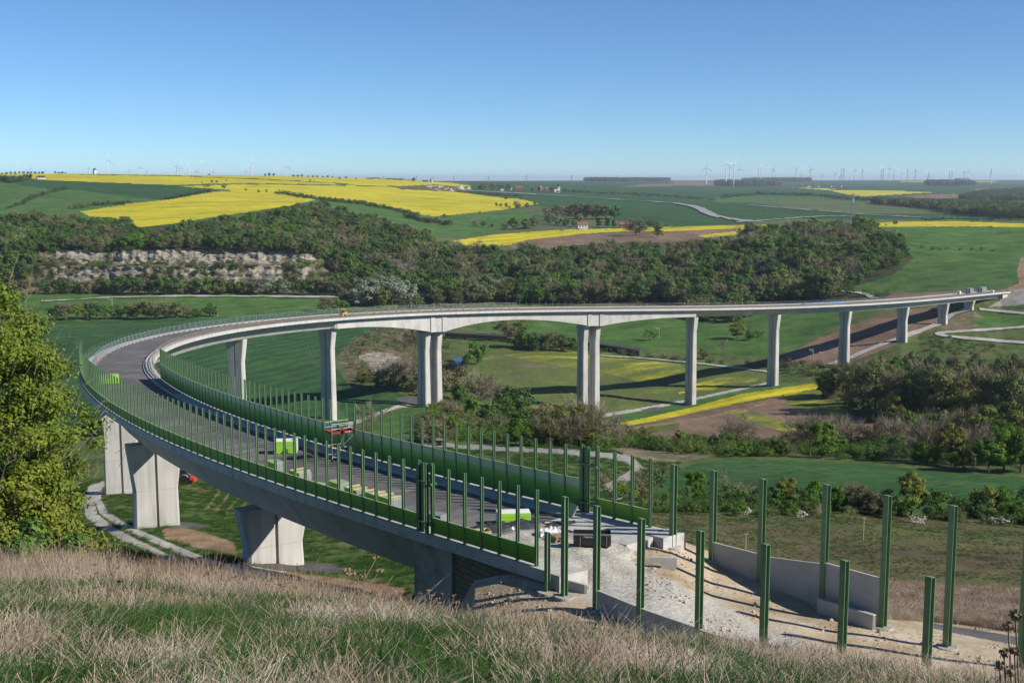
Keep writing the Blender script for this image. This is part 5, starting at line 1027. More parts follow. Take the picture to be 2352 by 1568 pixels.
panel_stack(632, 1083, 1.9, 1.15, 1.0, 8, R(184), 'stack of upright panels with pale green top, farthest of the small stacks', 'mid_green', 'galv')
panel_stack(690, 1107, 1.9, 1.25, .95, 8, R(184), 'stack of green panels with two timbers on top, next to a flat pile', 'mid_green', 'galv', timber=True)
panel_stack(722, 1120, 1.7, 1.2, .35, 3, R(200), 'low flat pile of pale panels behind the first timbered stack', 'pale_green', 'galv', flat=True)
for i, (u, v, tm) in enumerate([(778, 1133, False), (822, 1147, True), (858, 1157, True), (896, 1169, True)]):
    panel_stack(u, v, 1.9, 1.2, .95, 8, R(184), ['bare-topped green stack at the far end of the row of four', 'timber-topped green stack, second from the far end of the row of four', 'timber-topped green stack, third in the row of four', 'timber-topped green stack at the near end of the row of four'][i], 'mid_green', 'galv', timber=tm)
panel_stack(925, 1190, 1.8, 1.2, .3, 3, R(200), 'low flat pile of pale yellow panels by the post cluster', 'pale_green', 'galv', flat=True)
panel_stack(1003, 1202, 1.6, 1.0, .8, 6, R(200), 'grey stack of galvanised brackets beside the outer post cluster', 'grey_paint', 'galv', flat=True)
panel_stack(1178, 1201, 2.5, 1.2, .85, 6, R(5) - 2.2, 'long lime green stack with white top near the end of the asphalt', 'lime', 'white_panel')
panel_stack(250, 880, 3.2, 1.6, 1.4, 6, R(85), 'lime green stack seen through the posts at the bend', 'lime', 'lime')
# leaning panel, pallets, film, plywood box, bucket
p, s, l = on_deck(1300, 1188); o = MB().box((0, 0, .48), (1.25, .1, .95)).box((.63, 0, .48), (.03, .11, .96), 1).build('panel', [M['pale_green'], M['galv']], None, tuple(p + np.array([0, 0, .2])), (R(-28), R(6), axis(s)[3] + R(176))); tag(o, 'single pale green panel leaning against the inner barrier', 'panel')
def pallet(p, rz, label):
    t = thing('pallet', label, 'pallet', tuple(p), rz)
    mb = MB()
    for i in range(7): mb.box((0, -.54 + .18 * i, .13), (.85, .12, .024))
    mb.build('deck_boards', M['old_wood'], t)
    mb = MB()
    for x in (-.37, 0, .37):
        for y in (-.5, 0, .5): mb.box((x, y, .07), (.1, .14, .09))
        mb.box((x, 0, .015), (.1, 1.15, .022))
    mb.build('blocks', M['wood'], t)
pd, s, l = on_deck(1232, 1207); pallet(pd, R(30), 'wooden pallet lying on black film beside the long lime stack')
RAMPZ = lambda s, l: axis(max(s, 0))[2] + .10 * (s > 0) - (0 if s > -1 else min(1.15, (-1 - s) * .11)) + .05 * math.sin(s * 2.1 + l) + .04 * math.sin(l * 3.3 - s)
def on_ramp(u, v):
    best = None
    for s in np.arange(-14, 8, .25):
        for l in np.arange(-6, 6, .25):
            a = pt(s, l, 0); a[2] = RAMPZ(s, l); q = proj(*a); d = (q[0] - u) ** 2 + (q[1] - v) ** 2
            if best is None or d < best[0]: best = (d, a, s, l)
    return best[1]
# gravel ramp from the raw ground up on to the deck
ss = np.arange(-16, 7.6, .35); ls = np.linspace(-4.3, 1.9, 24); rv = []
for s in ss:
    for l in ls:
        a = pt(s, l, 0); g_ = ground(a[0], a[1]) - .12; q = np.clip((min(l + 4.3, 1.9 - l)) / 2.0, 0, 1) if s < -1.8 else 1; q = q * q * (3 - 2 * q) * np.clip((s + 16) / 6, 0, 1)
        a[2] = g_ + max(RAMPZ(s, l) - g_, 0) * q + rng.normal(0, .012); rv.append(a)
nl = len(ls); link('gravel_ramp', newmesh('gravel_ramp', rv, np.array([(i * nl + j, i * nl + j + 1, (i + 1) * nl + j + 1, (i + 1) * nl + j) for i in range(len(ss) - 1) for j in range(nl - 1)]), [M['gravel']], smooth=True))['kind'] = 'structure'
q = on_ramp(1284, 1240); pallet(q, R(20), 'lower pallet of the two stacked before the black bucket'); pallet(q + np.array([.03, .02, .15]), R(24), 'upper pallet of the two stacked before the black bucket')
q = on_ramp(1283, 1226); q2 = q + np.array([.35, 1.1, .1])
def film(p, L_, W_, h, label, mname, seed, rz=0):
    rg = np.random.default_rng(seed); n, m = 26, 12; V = []
    for i in range(n):
        for j in range(m):
            x = (i / (n - 1) - .5) * L_; y = (j / (m - 1) - .5) * W_ * (1 + .3 * math.sin(i * .7 + seed)); ed = min(1, min(i, n - 1 - i) / 3, min(j, m - 1 - j) / 2)
            V.append((x + rg.normal(0, .03), y + rg.normal(0, .03), ed * h * (.45 + .55 * abs(math.sin(i * .9 + j * .5) * math.cos(j * 1.1 + i * .35))) + rg.normal(0, .02) * ed + .02))
    o = link('plastic_film', newmesh('plastic_film', V, np.array([(i * m + j, (i + 1) * m + j, (i + 1) * m + j + 1, i * m + j + 1) for i in range(n - 1) for j in range(m - 1)]), [M[mname]]), None, tuple(p), (0, 0, rz)); return tag(o, label, 'plastic film')
film(on_deck(1165, 1213)[0], 6.2, 1.5, .5, 'crumpled black film heaped across the edge of the asphalt', 'black_film', 1, R(20))
film(on_deck(1290, 1203)[0], 2.6, .8, .25, 'small strip of black film beside the inner walkway', 'black_film', 2, R(15))
film(on_ramp(1262, 1226), 1.9, 1.0, .4, 'crumpled white film beside the stacked pallets', 'white_film', 3, R(35))
p = on_deck(1110, 1234)[0]; t = thing('plywood_box', 'open plywood box behind the outer barrier', 'box', tuple(p), R(20))
for (x, y, sx, sy) in ((0, -.45, 1.0, .03), (0, .45, 1.0, .03), (-.5, 0, .03, .87), (.5, 0, .03, .87)): MB().box((x, y, .3), (sx, sy, .6)).build('board', M['wood'], t)
q = on_ramp(1357, 1254); t = thing('digger_bucket', 'wide black excavator bucket with white lettering before the slab end', 'bucket', tuple(q), R(-3))
W2 = 1.25; prf = [(.55, 1.02), (.5, .5), (.35, .12), (0, 0), (-.35, .10), (-.52, .45), (-.55, 1.0)]
V = []; 
for x in (-W2, W2): V += [(x, -a, b) for a, b in prf]
k = len(prf); mb = MB().add(V, [(i, i + 1, k + i + 1, k + i) for i in range(k - 1)]); mb.build('shell', M['black_steel'], t)
for x in (-W2, W2): MB().add([(x + d, -a, b) for d in (-.02, .02) for a, b in prf], [tuple(range(k))[::-1], tuple(range(k, 2 * k))] + [(i, (i + 1) % k, k + (i + 1) % k, k + i) for i in range(k)]).build('side_plate', M['black_steel'], t)
MB().box((0, -.575, .98), (2 * W2, .06, .1)).build('lip', M['grey_paint'], t)
for x in (-.8, .98): MB().box((x, -.56, .55), (.04, .06, .85)).build('rib', M['grey_paint'], t)
def text_obj(txt, size, m, parent, loc, rot, name='lettering'):
    c = bpy.data.curves.new(name, 'FONT'); c.body = txt; c.size = size; c.extrude = .003; c.align_x = 'CENTER'; c.align_y = 'CENTER'
    o = bpy.data.objects.new(name, c); COL.objects.link(o); me = bpy.data.meshes.new_from_object(o.evaluated_get(bpy.context.evaluated_depsgraph_get())); bpy.data.objects.remove(o)
    me.materials.clear(); me.materials.append(m); return link(name, me, parent, loc, rot)
text_obj('TYSHOM3', .15, M['white_panel'], t, (-.25, -.585, .80), (R(90), 0, 0))
# scaffold tower
p, s, l = on_deck(792, 1052); tt = axis(s)[3]
sc_ = thing('scaffold_tower', 'mobile aluminium scaffold tower with red platform on the inner walkway', 'scaffold', tuple(pt(s, 4.3, .1)), tt - R(90))
LX, LY, HZ = 1.25, .75, 2.65
for x in (-LX, LX):
    for y in (-LY, LY): 
        o = MB().tube([(x, y, .12), (x, y, HZ + 1.08)], .024, 8).build('upright', M['alu'], sc_); MB().lathe([(.09, 0), (.1, .05), (.09, .14)], 10, c=(x, y, 0)).build('caster', M['rubber'], o)
for y in (-LY, LY):
    for z in (HZ + .5, HZ + 1.0, .35): MB().tube([(-LX, y, z), (LX, y, z)], .018, 6).build('rail', M['alu'], sc_)
    MB().tube([(-LX * (1 if y < 0 else -1), y, .4), (LX * (1 if y < 0 else -1), y, HZ - .1)], .016, 6).build('brace', M['alu'], sc_)
    MB().tube([(-LX, y, 1.3), (LX, y, 1.3)], .016, 6).build('rail', M['alu'], sc_)
for x in (-LX, LX):
    for z in (.35, .9, 1.5, 2.1, HZ + .5, HZ + 1.0): MB().tube([(x, -LY, z), (x, LY, z)], .015, 6).build('rung', M['alu'], sc_)
MB().box((0, 0, HZ), (2 * LX, 2 * LY, .06)).build('platform', M['dark_deck'], sc_)
for (x, y, sx, sy) in ((0, -LY, 2 * LX + .04, .03), (0, LY, 2 * LX + .04, .03), (-LX, 0, .03, 2 * LY - .04), (LX, 0, .03, 2 * LY - .04)):
    tb = MB().box((x, y, HZ + .12), (sx, sy, .18)).build('toe_board', M['red_deck'], sc_)
    if y == -LY: text_obj('Layher', .13, M['white_panel'], tb, (.35, -LY - .018, HZ + .12), (R(90), 0, 0)); MB().box((.66, -LY - .018, HZ + .12), (.1, .006, .1)).build('emblem', M['white_panel'], tb)
for x, z in ((-LX, HZ + .75), (LX, HZ + .75), (-LX, 1.55), (LX, HZ - .4)): MB().lathe([(.036, -.05), (.036, .05)], 8, c=(x, -LY, z)).build('clip', M['orange'], sc_)
mb = MB()
for y in (-.2, .2): mb.tube([(.35, y - .1, .3), (.1, y - .1, HZ)], .02, 5)
for k in range(8): mb.tube([(.35 - .25 * k / 8, -.3, .4 + .29 * k), (.35 - .25 * k / 8, .1, .4 + .29 * k)], .014, 4)
mb.build('ladder', M['alu'], sc_)
# roller, tractor
def wheel(parent, x, y, r, w, rim, name='wheel'):
    t_ = MB().lathe([(r * .62, -w / 2), (r * .95, -w / 2), (r, -w * .3), (r, w * .3), (r * .95, w / 2), (r * .62, w / 2)], 24)
    for i in range(18): 
        a = i * math.pi / 9; t_.box((r * 1.0 * math.cos(a), r * 1.0 * math.sin(a), 0), (.05, .08, w), 0, (0, 0, a))
    o = t_.build(name, M['rubber'], parent, (x, y, r), (R(90), 0, 0)); MB().lathe([(r * .6, -w * .3), (r * .25, -w * .12), (r * .14, -w * .2), (r * .14, w * .3), (r * .6, w * .3)], 20).build('rim', M[rim], o); return o
tq = pick(417, 1108, 150); t = thing('tractor', 'green tractor with red wheels and red implement, half hidden behind the wide pier', 'tractor', tq, R(180))
for y in (-.85, .85): wheel(t, -.7, y, .85, .5, 'red_paint'); wheel(t, 1.6, y, .6, .4, 'red_paint')
MB().box((1.1, 0, 1.25), (2.0, .8, .7)).box((1.1, 0, .8), (2.2, .6, .3)).build('bonnet', M['green_steel'], t)
MB().box((-.45, 0, 1.9), (1.35, 1.35, 1.3)).build('cab', M['dark_glass'], t); MB().box((-.45, 0, 2.6), (1.5, 1.5, .12)).build('cab_roof', M['black_steel'], t)
for y in (-.85, .85): MB().loft([[(-.7 + r * math.cos(a), y + d, .85 + r * math.sin(a)) for r, d in ((.95, -.27), (.95, .27), (1.02, .27), (1.02, -.27))] for a in np.linspace(.4, 2.6, 9)]).build('mudguard', M['grey_paint'], t)
im = MB().box((-2.3, 0, 1.0), (.9, 1.9, .5)).box((-2.5, 0, .55), (.5, 1.5, .5)).build('seed_drill', M['red_paint'], t)
for y in (-.8, .8): MB().lathe([(.05, -.03), (.33, -.02), (.33, .02), (.05, .03)], 16).build('disc', M['rubber'], im, (-1.75, y, .33), (R(90), 0, 0))
pb = min(((abs(proj(*pt(s, 1.0, .05))[0] - 790), s) for s in np.arange(300, 360, .5)))[1]
t = thing('road_roller', 'small yellow road roller with a canopy on the far curve of the deck', 'road roller', tuple(pt(pb, 1.0, .05)), axis(pb)[3])
for x in (-.9, .9): MB().lathe([(.1, -.65), (.5, -.64), (.5, .64), (.1, .65)], 22).build('drum', M['grey_paint'], t, (x, 0, .5), (R(90), 0, 0))
MB().box((0, 0, .95), (2.3, 1.2, .5)).box((.7, 0, 1.3), (.9, 1.1, .3)).build('chassis', M['yellow_paint'], t)
for x in (-.7, .3):
    for y in (-.5, .5): MB().tube([(x, y, 1.2), (x, y, 2.3)], .04, 5).build('canopy_post', M['black_steel'], t)
MB().box((-.2, 0, 2.34), (1.5, 1.3, .1)).build('canopy', M['yellow_paint'], t); MB().box((-.3, 0, 1.4), (.5, .5, .5)).build('seat', M['black_steel'], t)
# barrel beside the fence, containers at the far end, tarpaulin
MB_ = MB().lathe([(.22, 0), (.24, .5), (.1, .95), (.04, 1.0)], 14); o = MB_.build('traffic_marker', M['orange'], None, tuple(pt(176, -4.3, .05))); tag(o, 'orange traffic marker by the site fence at the bend', 'marker')
for s, l, sx, lb in ((750, -3.2, 5.0, 'grey site container on the far deck nearer the valley'), (770, -3.4, 7.0, 'dark long site container at the far end of the deck')):
    t = thing('site_container', lb, 'container', tuple(pt(s, l, .05)), axis(s)[3]); MB().box((0, 0, 1.3), (sx, 2.4, 2.5)).build('shell', M['grey_paint'], t); MB().box((0, 0, 2.6), (sx + .1, 2.5, .1)).build('roof', M['galv'], t); MB().box((-sx / 2 - .02, 0, 1.2), (.05, 1.2, 2.0)).build('door', M['galv'], t)
for s, l, lb in ((732, -2.5, 'white cabinet standing on the far deck before the containers'), (762, 4.9, 'white cabinet on the inner walkway near the far abutment')):
    o = MB().box((0, 0, .8), (1.6, 1.4, 1.5)).box((0, 0, 1.58), (1.75, 1.55, .06)).build('cabinet', M['white_panel'], None, tuple(pt(s, l, .2)), (0, 0, axis(s)[3])); tag(o, lb, 'cabinet')
mb = MB(); ss_ = np.arange(568, 598, 1.0); mb.loft([[pt(s, -2.6, .05), pt(s, -2.0, .5 + .1 * math.sin(s)), pt(s, -1.0, .55 + .12 * math.cos(s * 1.3)), pt(s, -.4, .05)] for s in ss_]); o = mb.build('tarpaulin', M['blue']); tag(o, 'long blue tarpaulin covering material on the far deck', 'tarpaulin')
# hut by the gravel path, stakes in the seeded field
p = pick(1012, 1021, 200); t = thing('hut', 'small dark hut with a pale flat roof beside the gravel path', 'hut', p, R(-8)); MB().box((0, 0, .55), (1.5, 1.2, 1.2)).build('wall', M['black_steel'], t); MB().box((0, 0, 1.2), (1.75, 1.45, .1)).build('roof', M['galv'], t); MB().box((.45, -.61, .5), (.35, .03, .7)).build('door', M['grey_paint'], t)
for u, v, h, lb in ((1713, 1265, 40, 'wooden stake with a short crossbar nearer the wall panels'), (1983, 1242, 54, 'taller wooden stake with a crossbar in the seeded field')):
    p = pick(u, v, 86); k = h / scale_at(p); t = thing('stake', lb, 'stake', p); MB().box((0, 0, k / 2 - .1), (.07, .07, k + .2)).build('pole', M['wood'], t); MB().box((0, 0, k), (.4, .06, .06)).build('crossbar', M['wood'], t)

# ------------------------------------------------------------------ far things: railway, village, masts, turbines
def rail_bridge(u0, v0, u1, v1, n, label, arch=False, mt='rail_steel', dep=2.2):
    a = np.array(pick(u0, v0 + 14, 480)); b = np.array(pick(u1, v1 + 14, 480)); za = -tn(v0) * a[1]; zb = -tn(v1) * b[1]
    t = thing('railway_bridge', label, 'bridge', (0, 0, 0)); d = b - a; L_ = math.hypot(d[0], d[1]); rz = math.atan2(d[1], d[0])
    t.location = (a[0], a[1], za); t.rotation_euler = (0, 0, rz)
    sl_ = (zb - za) / L_
    if not arch: MB().loft([[(x, -2.4, sl_ * x - dep), (x, 2.4, sl_ * x - dep), (x, 2.4, sl_ * x), (x, -2.4, sl_ * x)] for x in (-3, L_ + 3)]).build('girder', M[mt], t)
    else:
        mb = MB(); secs = []
        for x in np.linspace(0, L_, 41):
            q = (x / L_ * n) % 1; secs.append([(x, -2.4, -1.3 - 2.6 * (2 * q - 1) ** 4), (x, 2.4, -1.3 - 2.6 * (2 * q - 1) ** 4), (x, 2.4, .2), (x, -2.4, .2)])
        mb.loft(secs).build('arches', M['dirty_concrete'], t)
    mb = MB()
    for y in (-2.4, 2.4): mb.tube([(0, y, 1.0), (L_, y, sl_ * L_ + 1.0)], .06, 4)
    mb.build('railing', M['galv'], t)
    for i in range(n + 1):
        x = L_ * i / n; zg = ground(a[0] + d[0] * i / n, a[1] + d[1] * i / n) - za - .5
        MB().box((x, 0, (zg - dep + .2 + sl_ * x) / 2), (1.8, 4.2, max(.5, -zg - dep + sl_ * x + .2))).build('pier', M['dirty_concrete'], t)
rail_bridge(1010, 762, 1176, 772, 3, 'dark steel railway bridge over the river behind the double piers')
rail_bridge(1366, 787, 1462, 801, 2, 'short dark railway bridge beside the second double pier')
rail_bridge(944, 673, 1034, 672, 3, 'pale old arch bridge beside the silver willows', arch=True)
def mast(u, v, h, label, arm=1):
    p = pick(u, v, 450); k = h / scale_at(p); t = thing('catenary_mast', label, 'mast', p, R(20), 'railway catenary masts')
    MB().tube([(0, 0, -.3), (0, 0, k)], [.22, .16], 6).build('pole', M['galv'], t); MB().tube([(0, 0, k * .72), (arm * k * .42, 0, k * .95)], .09, 4).build('arm', M['galv'], t); MB().tube([(0, 0, k * .9), (arm * k * .42, 0, k * .95)], .07, 4).build('stay', M['galv'], t)
for i, (u, v, h, a, w_) in enumerate([(258, 708, 24, -1, 'tall thin railway mast rising above the bushes nearest the maple'), (362, 722, 19, 1, 'railway mast at the brown bushes'), (382, 722, 20, -1, 'railway mast just beyond the brown bushes'), (474, 727, 17, 1, 'railway mast before the dark bush at the hedge end'), (500, 727, 17, -1, 'last railway mast at the hedge end'), (1514, 776, 26, -1, 'railway mast on the meadow between the slender piers'), (1867, 828, 28, -1, 'railway mast in front of the ploughed slope'), (1889, 830, 24, -1, 'second railway mast before the ploughed slope')]): mast(u, v, h, w_, a)
def lattice(name, label, u, vb, vt, wb, ymin=900, mats='lattice', arms=0, cat='lattice mast', group=None, dist=None):
    p = pick(u, vb, ymin)
    if dist: p = (float(colx(u, dist, -tn(vb) * dist)), dist, -tn(vb) * dist)
    H = -tn(vt) * p[1] - p[2]; t = thing(name, label, cat, p, R(25), group); mb = MB(); n = 9; r = wb / 2; w_ = max(.12, p[1] * (.00005 if arms else .00016))
    lev = [(r * (1 - .72 * i / n), H * i / n) for i in range(n + 1)]
    for sx, sy in ((-1, -1), (1, -1), (1, 1), (-1, 1)): mb.tube([(sx * a, sy * a, z) for a, z in lev], w_, 4)
    for i in range(n):
        (a, z), (b, z2) = lev[i], lev[i + 1]
        for (x0, y0), (x1, y1) in (((-1, -1), (1, -1)), ((1, -1), (1, 1)), ((1, 1), (-1, 1)), ((-1, 1), (-1, -1))): mb.tube([(x0 * a, y0 * a, z), (x1 * b, y1 * b, z2)], w_ * .6, 3, cap=False)
    mb.build('frame', M[mats], t)
    for k in range(arms): 
        z = H * (.78 + .09 * k); L_ = H * (.16 - .03 * k); MB().box((0, 0, z), (2 * L_, w_ * 1.6, w_ * 2)).build('crossarm', M[mats], t)
    return t, H
t, H = lattice('radio_mast', 'grey lattice radio mast standing at the top of the round wood', 1957, 524, 444, 4.2, 900)
for k in range(6): MB().lathe([(.16, 0), (.16, 3.0)], 8, c=(1.0 * math.cos(k), 1.0 * math.sin(k), H * (.78 if k > 2 else .97) - 1.5)).build('antenna', M['white_panel'], t)
for i, (u, vt, vb, d) in enumerate([(881, 404, 416, 5200), (957, 403, 417, 5000), (1042, 404, 417, 4800), (1122, 404, 420, 4600), (1209, 401, 423, 4400), (1313, 402, 423, 4200), (1415, 402, 424, 4100)]):
    lattice('power_pylon', ['power pylon on the horizon before the windmill', 'power pylon on the horizon right behind the windmill house', 'power pylon above the gravel heap', 'power pylon above the village barns', 'power pylon above the brick barn', 'power pylon just past the church', 'power pylon in front of the long distant wood'][i], u, vb, vt, 5, arms=2, cat='pylon', group='pylons along the skyline', dist=d)
def house(u, v, wpx, hpx, label, wall='white_wall', roof='tile_roof', rz=0, ymin=1000, nwin=2, asp=.6):
    p = pick(u, v, ymin); k = scale_at(p); w_, h = wpx / k, hpx / k; dp = w_ * asp; e = h * .58
    t = thing('house', label, 'house', (p[0], p[1], p[2] - .3), rz)
    MB().box((0, 0, e / 2), (w_, dp, e)).add([(-w_ / 2, -dp / 2, e), (-w_ / 2, dp / 2, e), (-w_ / 2, 0, h * .96), (w_ / 2, -dp / 2, e), (w_ / 2, dp / 2, e), (w_ / 2, 0, h * .96)], [(0, 1, 2), (3, 5, 4), (0, 3, 4, 1), (0, 2, 5, 3), (1, 4, 5, 2)]).build('wall', M[wall], t)
    r2 = w_ / 2 + .4
    MB().add([(-r2, -dp / 2 - .5, e - .25), (r2, -dp / 2 - .5, e - .25), (r2, 0, h + .05), (-r2, 0, h + .05), (-r2, dp / 2 + .5, e - .25), (r2, dp / 2 + .5, e - .25)], [(0, 1, 2, 3), (3, 2, 5, 4)]).build('roof', M[roof], t)
    for i in range(nwin): MB().box((-w_ / 2 + w_ * (i + .7) / (nwin + .4), -dp / 2 - .02, e * .55), (w_ / (nwin + 1) * .45, .08, e * .35)).build('window', M['dark_glass'], t)
    return t
house(1191, 437, 18, 9, 'long brick barn with a red roof left of the church', 'brick', 'tile_roof', R(10)); house(1241, 437, 12, 10, 'brick gabled house between the barn and the church', 'brick', 'tile_roof', R(60)); house(1255, 438, 10, 8, 'small brick house close to the church', 'brick', 'tile_roof', R(20))
house(1170, 437, 10, 8, 'white house left of the brick barn', 'white_wall', 'slate', R(-15)); house(1152, 437, 8, 6, 'pale house at the village edge', 'white_wall', 'tile_roof', R(30)); house(1281, 443, 8, 5, 'low white house under the church tower', 'white_wall', 'slate', 0)
house(1337, 525, 24, 16, 'white house with a tiled roof in front of the copse', 'white_wall', 'tile_roof', R(12), nwin=3); house(1310, 525, 7, 6, 'small white shed beside the white house', 'white_wall', 'slate', 0); house(1437, 523, 30, 14, 'long red building with a row of windows beside the conifers', 'brick', 'brick', R(4), nwin=8, asp=.35); house(1478, 524, 10, 11, 'brown wooden house beside the rapeseed field', 'old_wood', 'slate', R(50), nwin=1)
house(95, 411, 16, 8, 'farmhouse with a slate roof beside the dark conifers', 'white_wall', 'slate', R(20)); house(977, 419, 13, 6, 'white house with a dark roof beside the windmill', 'white_wall', 'slate', R(5), ymin=2000)
row('beside the slate-roofed farmhouse', 'the frame edge', 'farm conifers', [(K_, 64, 412, 13), (K_, 70, 412, 15), (K_, 58, 412, 9), (K_, 84, 411, 6)], 1500, 1.5)
for i in range(8): house(1842 + i * 12 + (i % 3) * 3, 428 + (i % 2), 8, 3.5, f'{ORD[i]} tiny roof of the hamlet on the far slope, from the tall pair of turbines', 'white_wall' if i % 2 else 'brick', 'tile_roof' if i < 3 else 'slate', R(i * 20), ymin=2500, nwin=1)['group'] = 'far hamlet'
p = pick(1283, 441, 1500); k = scale_at(p); h = 21 / k; t = thing('church', 'white church tower with a dark pointed spire in the village', 'church', p, R(15)); MB().box((0, 0, h * .28), (h * .26, h * .26, h * .58)).build('tower', M['white_wall'], t); MB().lathe([(h * .19, h * .57), (h * .10, h * .68), (h * .09, h * .76), (.05, h)], 8).build('spire', M['slate'], t); MB().box((-h * .3, 0, h * .14), (h * .45, h * .24, h * .28)).build('nave', M['white_wall'], t); MB().box((0, -h * .135, h * .42), (h * .06, .1, h * .09)).build('window', M['dark_glass'], t)
p = pick(217.5, 399, 2000); k = scale_at(p); h = 15 / k; r = 4 / k; t = thing('water_tower', 'round white water tower with a dark conical roof on the ridge', 'water tower', (p[0], p[1], p[2] - 1)); MB().lathe([(r, 0), (r * .94, h * .66), (r * 1.02, h * .68), (r * 1.02, h * .72)], 20).build('shaft', M['white_wall'], t); MB().lathe([(r * 1.12, h * .72), (r * .1, h), (.01, h * 1.02)], 20).build('roof', M['slate'], t); MB().box((0, -r, h * .5), (r * .25, .3, h * .12)).build('window', M['dark_glass'], t)
p = pick(991, 419.5, 2000); k = scale_at(p); h = 10 / k; t = thing('windmill', 'old tower windmill with bare sails on the rapeseed ridge', 'windmill', p, R(40)); MB().lathe([(h * .42, -1), (h * .30, h * .8), (h * .26, h * .86), (h * .05, h)], 16).build('tower', M['dirty_concrete'], t)
for a in (55, 145, 235, 325): MB().box((0, 0, 0), (.5, .5, .5)).build('hub', M['old_wood'], t, (h * .34, 0, h * .85)) if a == 55 else None; MB().box((0, 0, h * .36), (.25, h * .07, h * .66)).build('sail', M['old_wood'], t, (h * .36, 0, h * .85), (R(a), 0, 0))
def heap(u, v, wpx, hpx, label, mname, seed=0, ymin=1500, name='spoil_heap'):
    p = pick(u, v, ymin); k = scale_at(p); w_, h = wpx / k, hpx / k; rg = np.random.default_rng(seed); V = []; n, m = 20, 7
    for j in range(m):
        for i in range(n):
            a = i * 6.283 / n; q = j / (m - 1); V.append((w_ / 2 * (1 - q) * math.cos(a) * (1 + rg.normal(0, .05)) + w_ * .06 * q, w_ / 2 * (1 - q) * math.sin(a) * .8, h * (q ** 1.15) + rg.normal(0, .02) * h))
    F = [(j * n + i, j * n + (i + 1) % n, (j + 1) * n + (i + 1) % n, (j + 1) * n + i) for j in range(m - 1) for i in range(n)]
    o = link(name, newmesh(name, V, F, [M[mname]]), None, (p[0], p[1], p[2] - .3)); return tag(o, label, 'heap')
heap(1056, 434, 26, 11, 'tall grey gravel heap at the tunnel works', 'gravel', 1); heap(1000, 438, 32, 6, 'brown earth heap in front of the tunnel mouth', 'soil', 2); heap(1037, 438, 14, 5, 'small pale heap beside the brown earth heap', 'gravel', 3); heap(1075, 435, 16, 6, 'lower shoulder heap beside the tall gravel heap', 'gravel', 4)
p = pick(1000, 431.5, 1500); k = scale_at(p); w_ = 40 / k; h = 5.5 / k; t = thing('tunnel_portal', 'pale concrete tunnel portal in the rapeseed field', 'tunnel portal', p, R(3))
MB().box((0, 0, h * .85), (w_, 3, h * .3)).build('lintel', M['white_wall'], t)
for sx in (-1, 1): MB().add([(sx * w_ * .5, -1.5, h * .7), (sx * w_ * .25, -1.5, 0), (sx * w_ * .18, -1.5, 0), (sx * w_ * .18, -1.5, h * .7), (sx * w_ * .5, 1.5, h * .7), (sx * w_ * .25, 1.5, 0), (sx * w_ * .18, 1.5, 0), (sx * w_ * .18, 1.5, h * .7)], [(0, 1, 2, 3), (7, 6, 5, 4), (0, 4, 5, 1), (1, 5, 6, 2), (2, 6, 7, 3), (3, 7, 4, 0)]).build('wing', M['white_wall'], t)
for i in range(10): 
    u = 1022 + i * 3.6; p = pick(u, 434.5 + (i % 2), 1500); o = MB().box((0, 0, 1.3), (rnd.uniform(3, 6), 2.6, rnd.uniform(2.2, 3))).box((0, 0, 2.75), (2, 2, .5), 1).build('site_cabin', [M[['white_panel', 'orange', 'grey_paint', 'white_panel', 'yellow_paint'][i % 5]], M['grey_paint']], None, p, (0, 0, rnd.uniform(0, 3))); tag(o, f'{ORD[i]} cabin or machine at the tunnel works, counted from the brown heap', 'cabin', 'cabins at the tunnel works')
for i in range(8):
    d = 9000; u = 2197 + i * 4; o = MB().lathe([(9, -20), (9, 14), (1, 18)], 10).build('silo', M['galv'], None, (float(colx(u, d, -tn(414.2) * d)), d, -tn(414.2) * d)); tag(o, 'tiny pale silo in the row on the far skyline below the turbines', 'silo', 'silos on the skyline')
